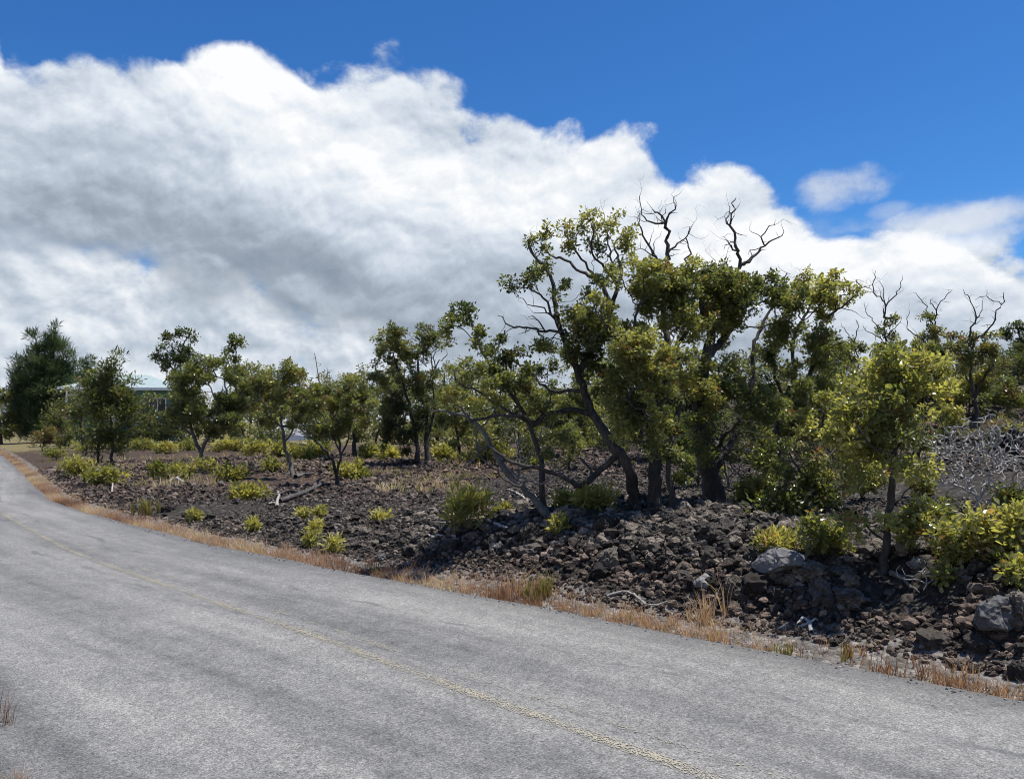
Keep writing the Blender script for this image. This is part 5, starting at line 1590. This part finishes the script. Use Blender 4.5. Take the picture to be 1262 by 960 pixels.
# taller tufts that stand out
def tuft(px, py, label, n, h, seed, green, tint=(.3, .9), rad=.08, width=.0035, cat="grass tuft", yy=None, group=None):
    g0 = ground(px, py) if yy is None else yy
    rg = np.random.default_rng(seed)
    c = np.stack([rg.normal(size=n) * rad, rg.normal(size=n) * rad * .7, np.zeros(n)], -1)
    for q in range(n): c[q, 2] = Hs(g0[0] + c[q, 0], g0[1] + c[q, 1]) - g0[2]
    v, f, a = blades(c, 14, h * .5, h, width, .02, seed, .45, tint, green=green)
    o = link("grass_tuft", mesh_np("grass_tuft", v, f, M['straw'], a), loc=g0)
    return tag(o, label, cat, group)


tuft(664, 738, "tall green and straw grass tuft at the foot of the bank", 16, .30, 911, .85, rad=.07)
tuft(626, 736, "dry pinkish grass tuft reaching up the bank's left end", 10, .32, 912, 0, (.5, 1))
tuft(972, 806, "short green tuft at the road edge below the split stump", 6, .12, 913, 1.0, rad=.04)
tuft(1046, 812, "small green and straw tuft between two patches of dry grass", 7, .14, 914, .6, rad=.05)
tuft(866, 770, "pale straw tuft with long seed stalks below the flat pale grey rock", 8, .34, 915, 0, (.6, 1))
tuft(30, 862, "thin dark red seed stalks of dry grass at the near road edge", 2, .34, 916, 0, (0, .2), .03, .0022, yy=ground(8, 905))
tuft(6, 906, "russet dry grass tuft at the near road edge, under the red seed stalks", 8, .10, 917, 0, (0, .5), .05, .0026, yy=ground(-6, 908))
tuft(14, 975, "straw coloured grass tuft on the near shoulder", 14, .13, 918, 0, (.5, 1), .06, .0026, yy=ground(10, 985))
tuft(182, 634, "green weed tuft in the roadside grass by the black stones", 10, .35, 919, 1.0, rad=.12, width=.008)

# ------------------------------------------------------------------ house and parked car in the distance
def box(name, parent, c, size, m, bev=0.0, rot=0.0):
    bm = bmesh.new()
    bmesh.ops.create_cube(bm, size=1.0)
    for v in bm.verts: v.co = (v.co.x * size[0], v.co.y * size[1], v.co.z * size[2])
    if bev: bmesh.ops.bevel(bm, geom=bm.edges[:], offset=bev, segments=2, affect='EDGES', profile=.6)
    me = bpy.data.meshes.new(name); bm.to_mesh(me); bm.free(); me.materials.append(m)
    o = link(name, me, parent, c)
    o.rotation_euler[2] = rot
    return o


M['roofm'] = m_plain("pale_metal_roof", (0.42, 0.50, 0.48), .4, .3, .06, 2.0)
M['teal'] = m_plain("dull_teal_siding", (0.055, 0.135, 0.13), .6, 0, .1, 3.0)
M['trim'] = m_plain("white_trim", (0.72, 0.73, 0.74), .5, 0, .05)
M['glass'] = m_plain("dark_window_glass", (0.03, 0.04, 0.05), .08, 0, .1, b_=0.02)
M['deckw'] = m_plain("weathered_deck", (0.30, 0.30, 0.30), .8, 0, .2)
M['carp'] = m_plain("white_car_paint", (0.75, 0.76, 0.77), .25, 0, .02, b_=0.0)
M['tyre'] = m_plain("black_tyre", (0.02, 0.02, 0.02), .8)
M['rim'] = m_plain("steel_rim", (0.4, 0.4, 0.42), .35, .8)
M['lamp'] = m_plain("clear_lamp", (0.6, 0.6, 0.6), .1)


def build_house():
    Y = 62.0
    hx = at(162, 520, Y)[0]
    gz = min(Hs(hx + dx, Y + dy) for dx in (-5, 0, 5) for dy in (-3, 3))
    r = empty("house", (hx, Y, gz), "dull teal house with a pale metal hip roof half hidden by trees", "house")
    r.rotation_euler[2] = math.radians(14)
    eave = 1.7 + 40 / F * Y - gz; apex = 1.7 + 58 / F * Y - gz
    W, Dp = 7.4, 6.0
    box("wall", r, (0, 0, eave / 2 - .1), (W, Dp, eave - .05), M['teal'])
    bm = bmesh.new()
    ow, od = W / 2 + .6, Dp / 2 + .6
    vs = [bm.verts.new(p) for p in ((-ow, -od, eave), (ow, -od, eave), (ow, od, eave), (-ow, od, eave), (-1.2, 0, apex), (1.2, 0, apex), (-ow, -od, eave - .12), (ow, -od, eave - .12), (ow, od, eave - .12), (-ow, od, eave - .12))]
    for q in ((0, 1, 5, 4), (1, 2, 5), (2, 3, 4, 5), (3, 0, 4), (0, 6, 7, 1), (1, 7, 8, 2), (2, 8, 9, 3), (3, 9, 6, 0), (9, 8, 7, 6)):
        bm.faces.new([vs[k] for k in q])
    bmesh.ops.recalc_face_normals(bm, faces=bm.faces)
    me = bpy.data.meshes.new("roof"); bm.to_mesh(me); bm.free(); me.materials.append(M['roofm'])
    rf = link("roof", me, r)
    for sx, sy, sw, sd in ((0, -od - .03, 2 * ow + .1, .05), (0, od + .03, 2 * ow + .1, .05), (-ow - .03, 0, .05, 2 * od), (ow + .03, 0, .05, 2 * od)):
        box("fascia", rf, (sx, sy, eave - .08), (sw, sd, .2), M['trim'])
    for k in range(-8, 9):   # standing seams on the front slope
        xk = k * .48
        lim = ow - abs(xk)
        t = min(1.0, max(.12, lim / (ow - 1.2)))
        s0 = np.array([xk, -od, eave]); s1 = np.array([xk, -od + od * t, eave + (apex - eave) * t])
        c = (s0 + s1) / 2; ln = np.linalg.norm(s1 - s0)
        o = box("seam", rf, c + np.array([0, 0, .02]), (.035, ln, .05), M['roofm'])
        o.rotation_euler = (math.atan2(apex - eave, od), 0, 0)
    for wx, wz in ((-2.4, eave - 1.3), (0.2, eave - 1.3), (2.5, eave - 1.3), (2.4, eave - 3.0)):
        wn = box("window", r, (wx, -Dp / 2 - .03, wz), (1.2, .08, 1.1), M['trim'])
        for q in (-1, 1):
            box("pane", wn, (q * .28, -.035, 0), (.5, .03, .94), M['glass'])
    dr = box("door", r, (-.9, -Dp / 2 - .03, eave - 1.55), (.85, .08, 2.0), M['trim'])
    box("handle", dr, (.3, -.06, -.05), (.05, .05, .12), M['rim'])
    dz = 1.7 + 22 / F * Y - gz
    dk = box("deck", r, (-1.7, -Dp / 2 - 1.1, dz - .1), (3.4, 2.0, .16), M['trim'])
    for px_ in (-1.6, -.5, .6, 1.6):
        box("post", dk, (px_, -.93, -dz / 2), (.14, .14, dz - .1), M['deckw'])
        box("railing_post", dk, (px_, -.93, .5), (.08, .08, .9), M['trim'])
    for zz in (.35, .65, .95):
        box("rail", dk, (0, -.93, zz), (3.3, .05, .06), M['trim'])


def build_car():
    Y = 50.0
    p = at(366, 520, Y)
    gz = Hs(p[0], Y)
    r = empty("parked_car", (p[0], Y, gz), "white car parked behind the crooked-stemmed tree", "car")
    r.rotation_euler[2] = math.radians(20)
    prof = [(-2.1, .35), (-2.15, .72), (-2.0, .92), (-1.55, .98), (-1.0, 1.42), (-.7, 1.48), (.75, 1.48), (1.1, 1.40), (1.7, 1.0), (2.05, .92), (2.12, .6), (2.05, .35)]
    bm = bmesh.new()
    A = [bm.verts.new((x_, -.82 + (.12 if z_ > 1.1 else 0), z_)) for x_, z_ in prof]
    B = [bm.verts.new((x_, .82 - (.12 if z_ > 1.1 else 0), z_)) for x_, z_ in prof]
    n = len(prof)
    bm.faces.new(A); bm.faces.new(B[::-1])
    for k in range(n): bm.faces.new((A[k], B[k], B[(k + 1) % n], A[(k + 1) % n]))
    bmesh.ops.recalc_face_normals(bm, faces=bm.faces)
    bmesh.ops.bevel(bm, geom=bm.edges[:], offset=.05, segments=2, affect='EDGES')
    me = bpy.data.meshes.new("body"); bm.to_mesh(me); bm.free(); me.materials.append(M['carp'])
    link("body", me, r)
    for sy in (-1, 1):
        for x0, x1 in ((-.95, -.05), (.05, .95)):
            box("window", r, ((x0 + x1) / 2, sy * .745, 1.2), (x1 - x0, .05, .34), M['glass'], .02)
        for x_ in (-1.3, 1.3):
            bm = bmesh.new()
            bmesh.ops.create_cone(bm, cap_ends=True, segments=20, radius1=.33, radius2=.33, depth=.2)
            me = bpy.data.meshes.new("wheel"); bm.to_mesh(me); bm.free(); me.materials.append(M['tyre'])
            w = link("wheel", me, r, (x_, sy * .75, .33)); w.rotation_euler[0] = math.pi / 2
            bm = bmesh.new()
            bmesh.ops.create_cone(bm, cap_ends=True, segments=16, radius1=.2, radius2=.18, depth=.22)
            me = bpy.data.meshes.new("rim"); bm.to_mesh(me); bm.free(); me.materials.append(M['rim'])
            link("rim", me, w)
        box("headlight", r, (-2.1, sy * .6, .78), (.12, .3, .14), M['lamp'], .03)
    for x_, a_ in ((-1.3, .75), (1.42, -.85)):
        o = box("windscreen", r, (x_, 0, 1.2), (.04, 1.25, .52), M['glass'], .01)
        o.rotation_euler = (0, a_, 0)


build_house()
build_car()
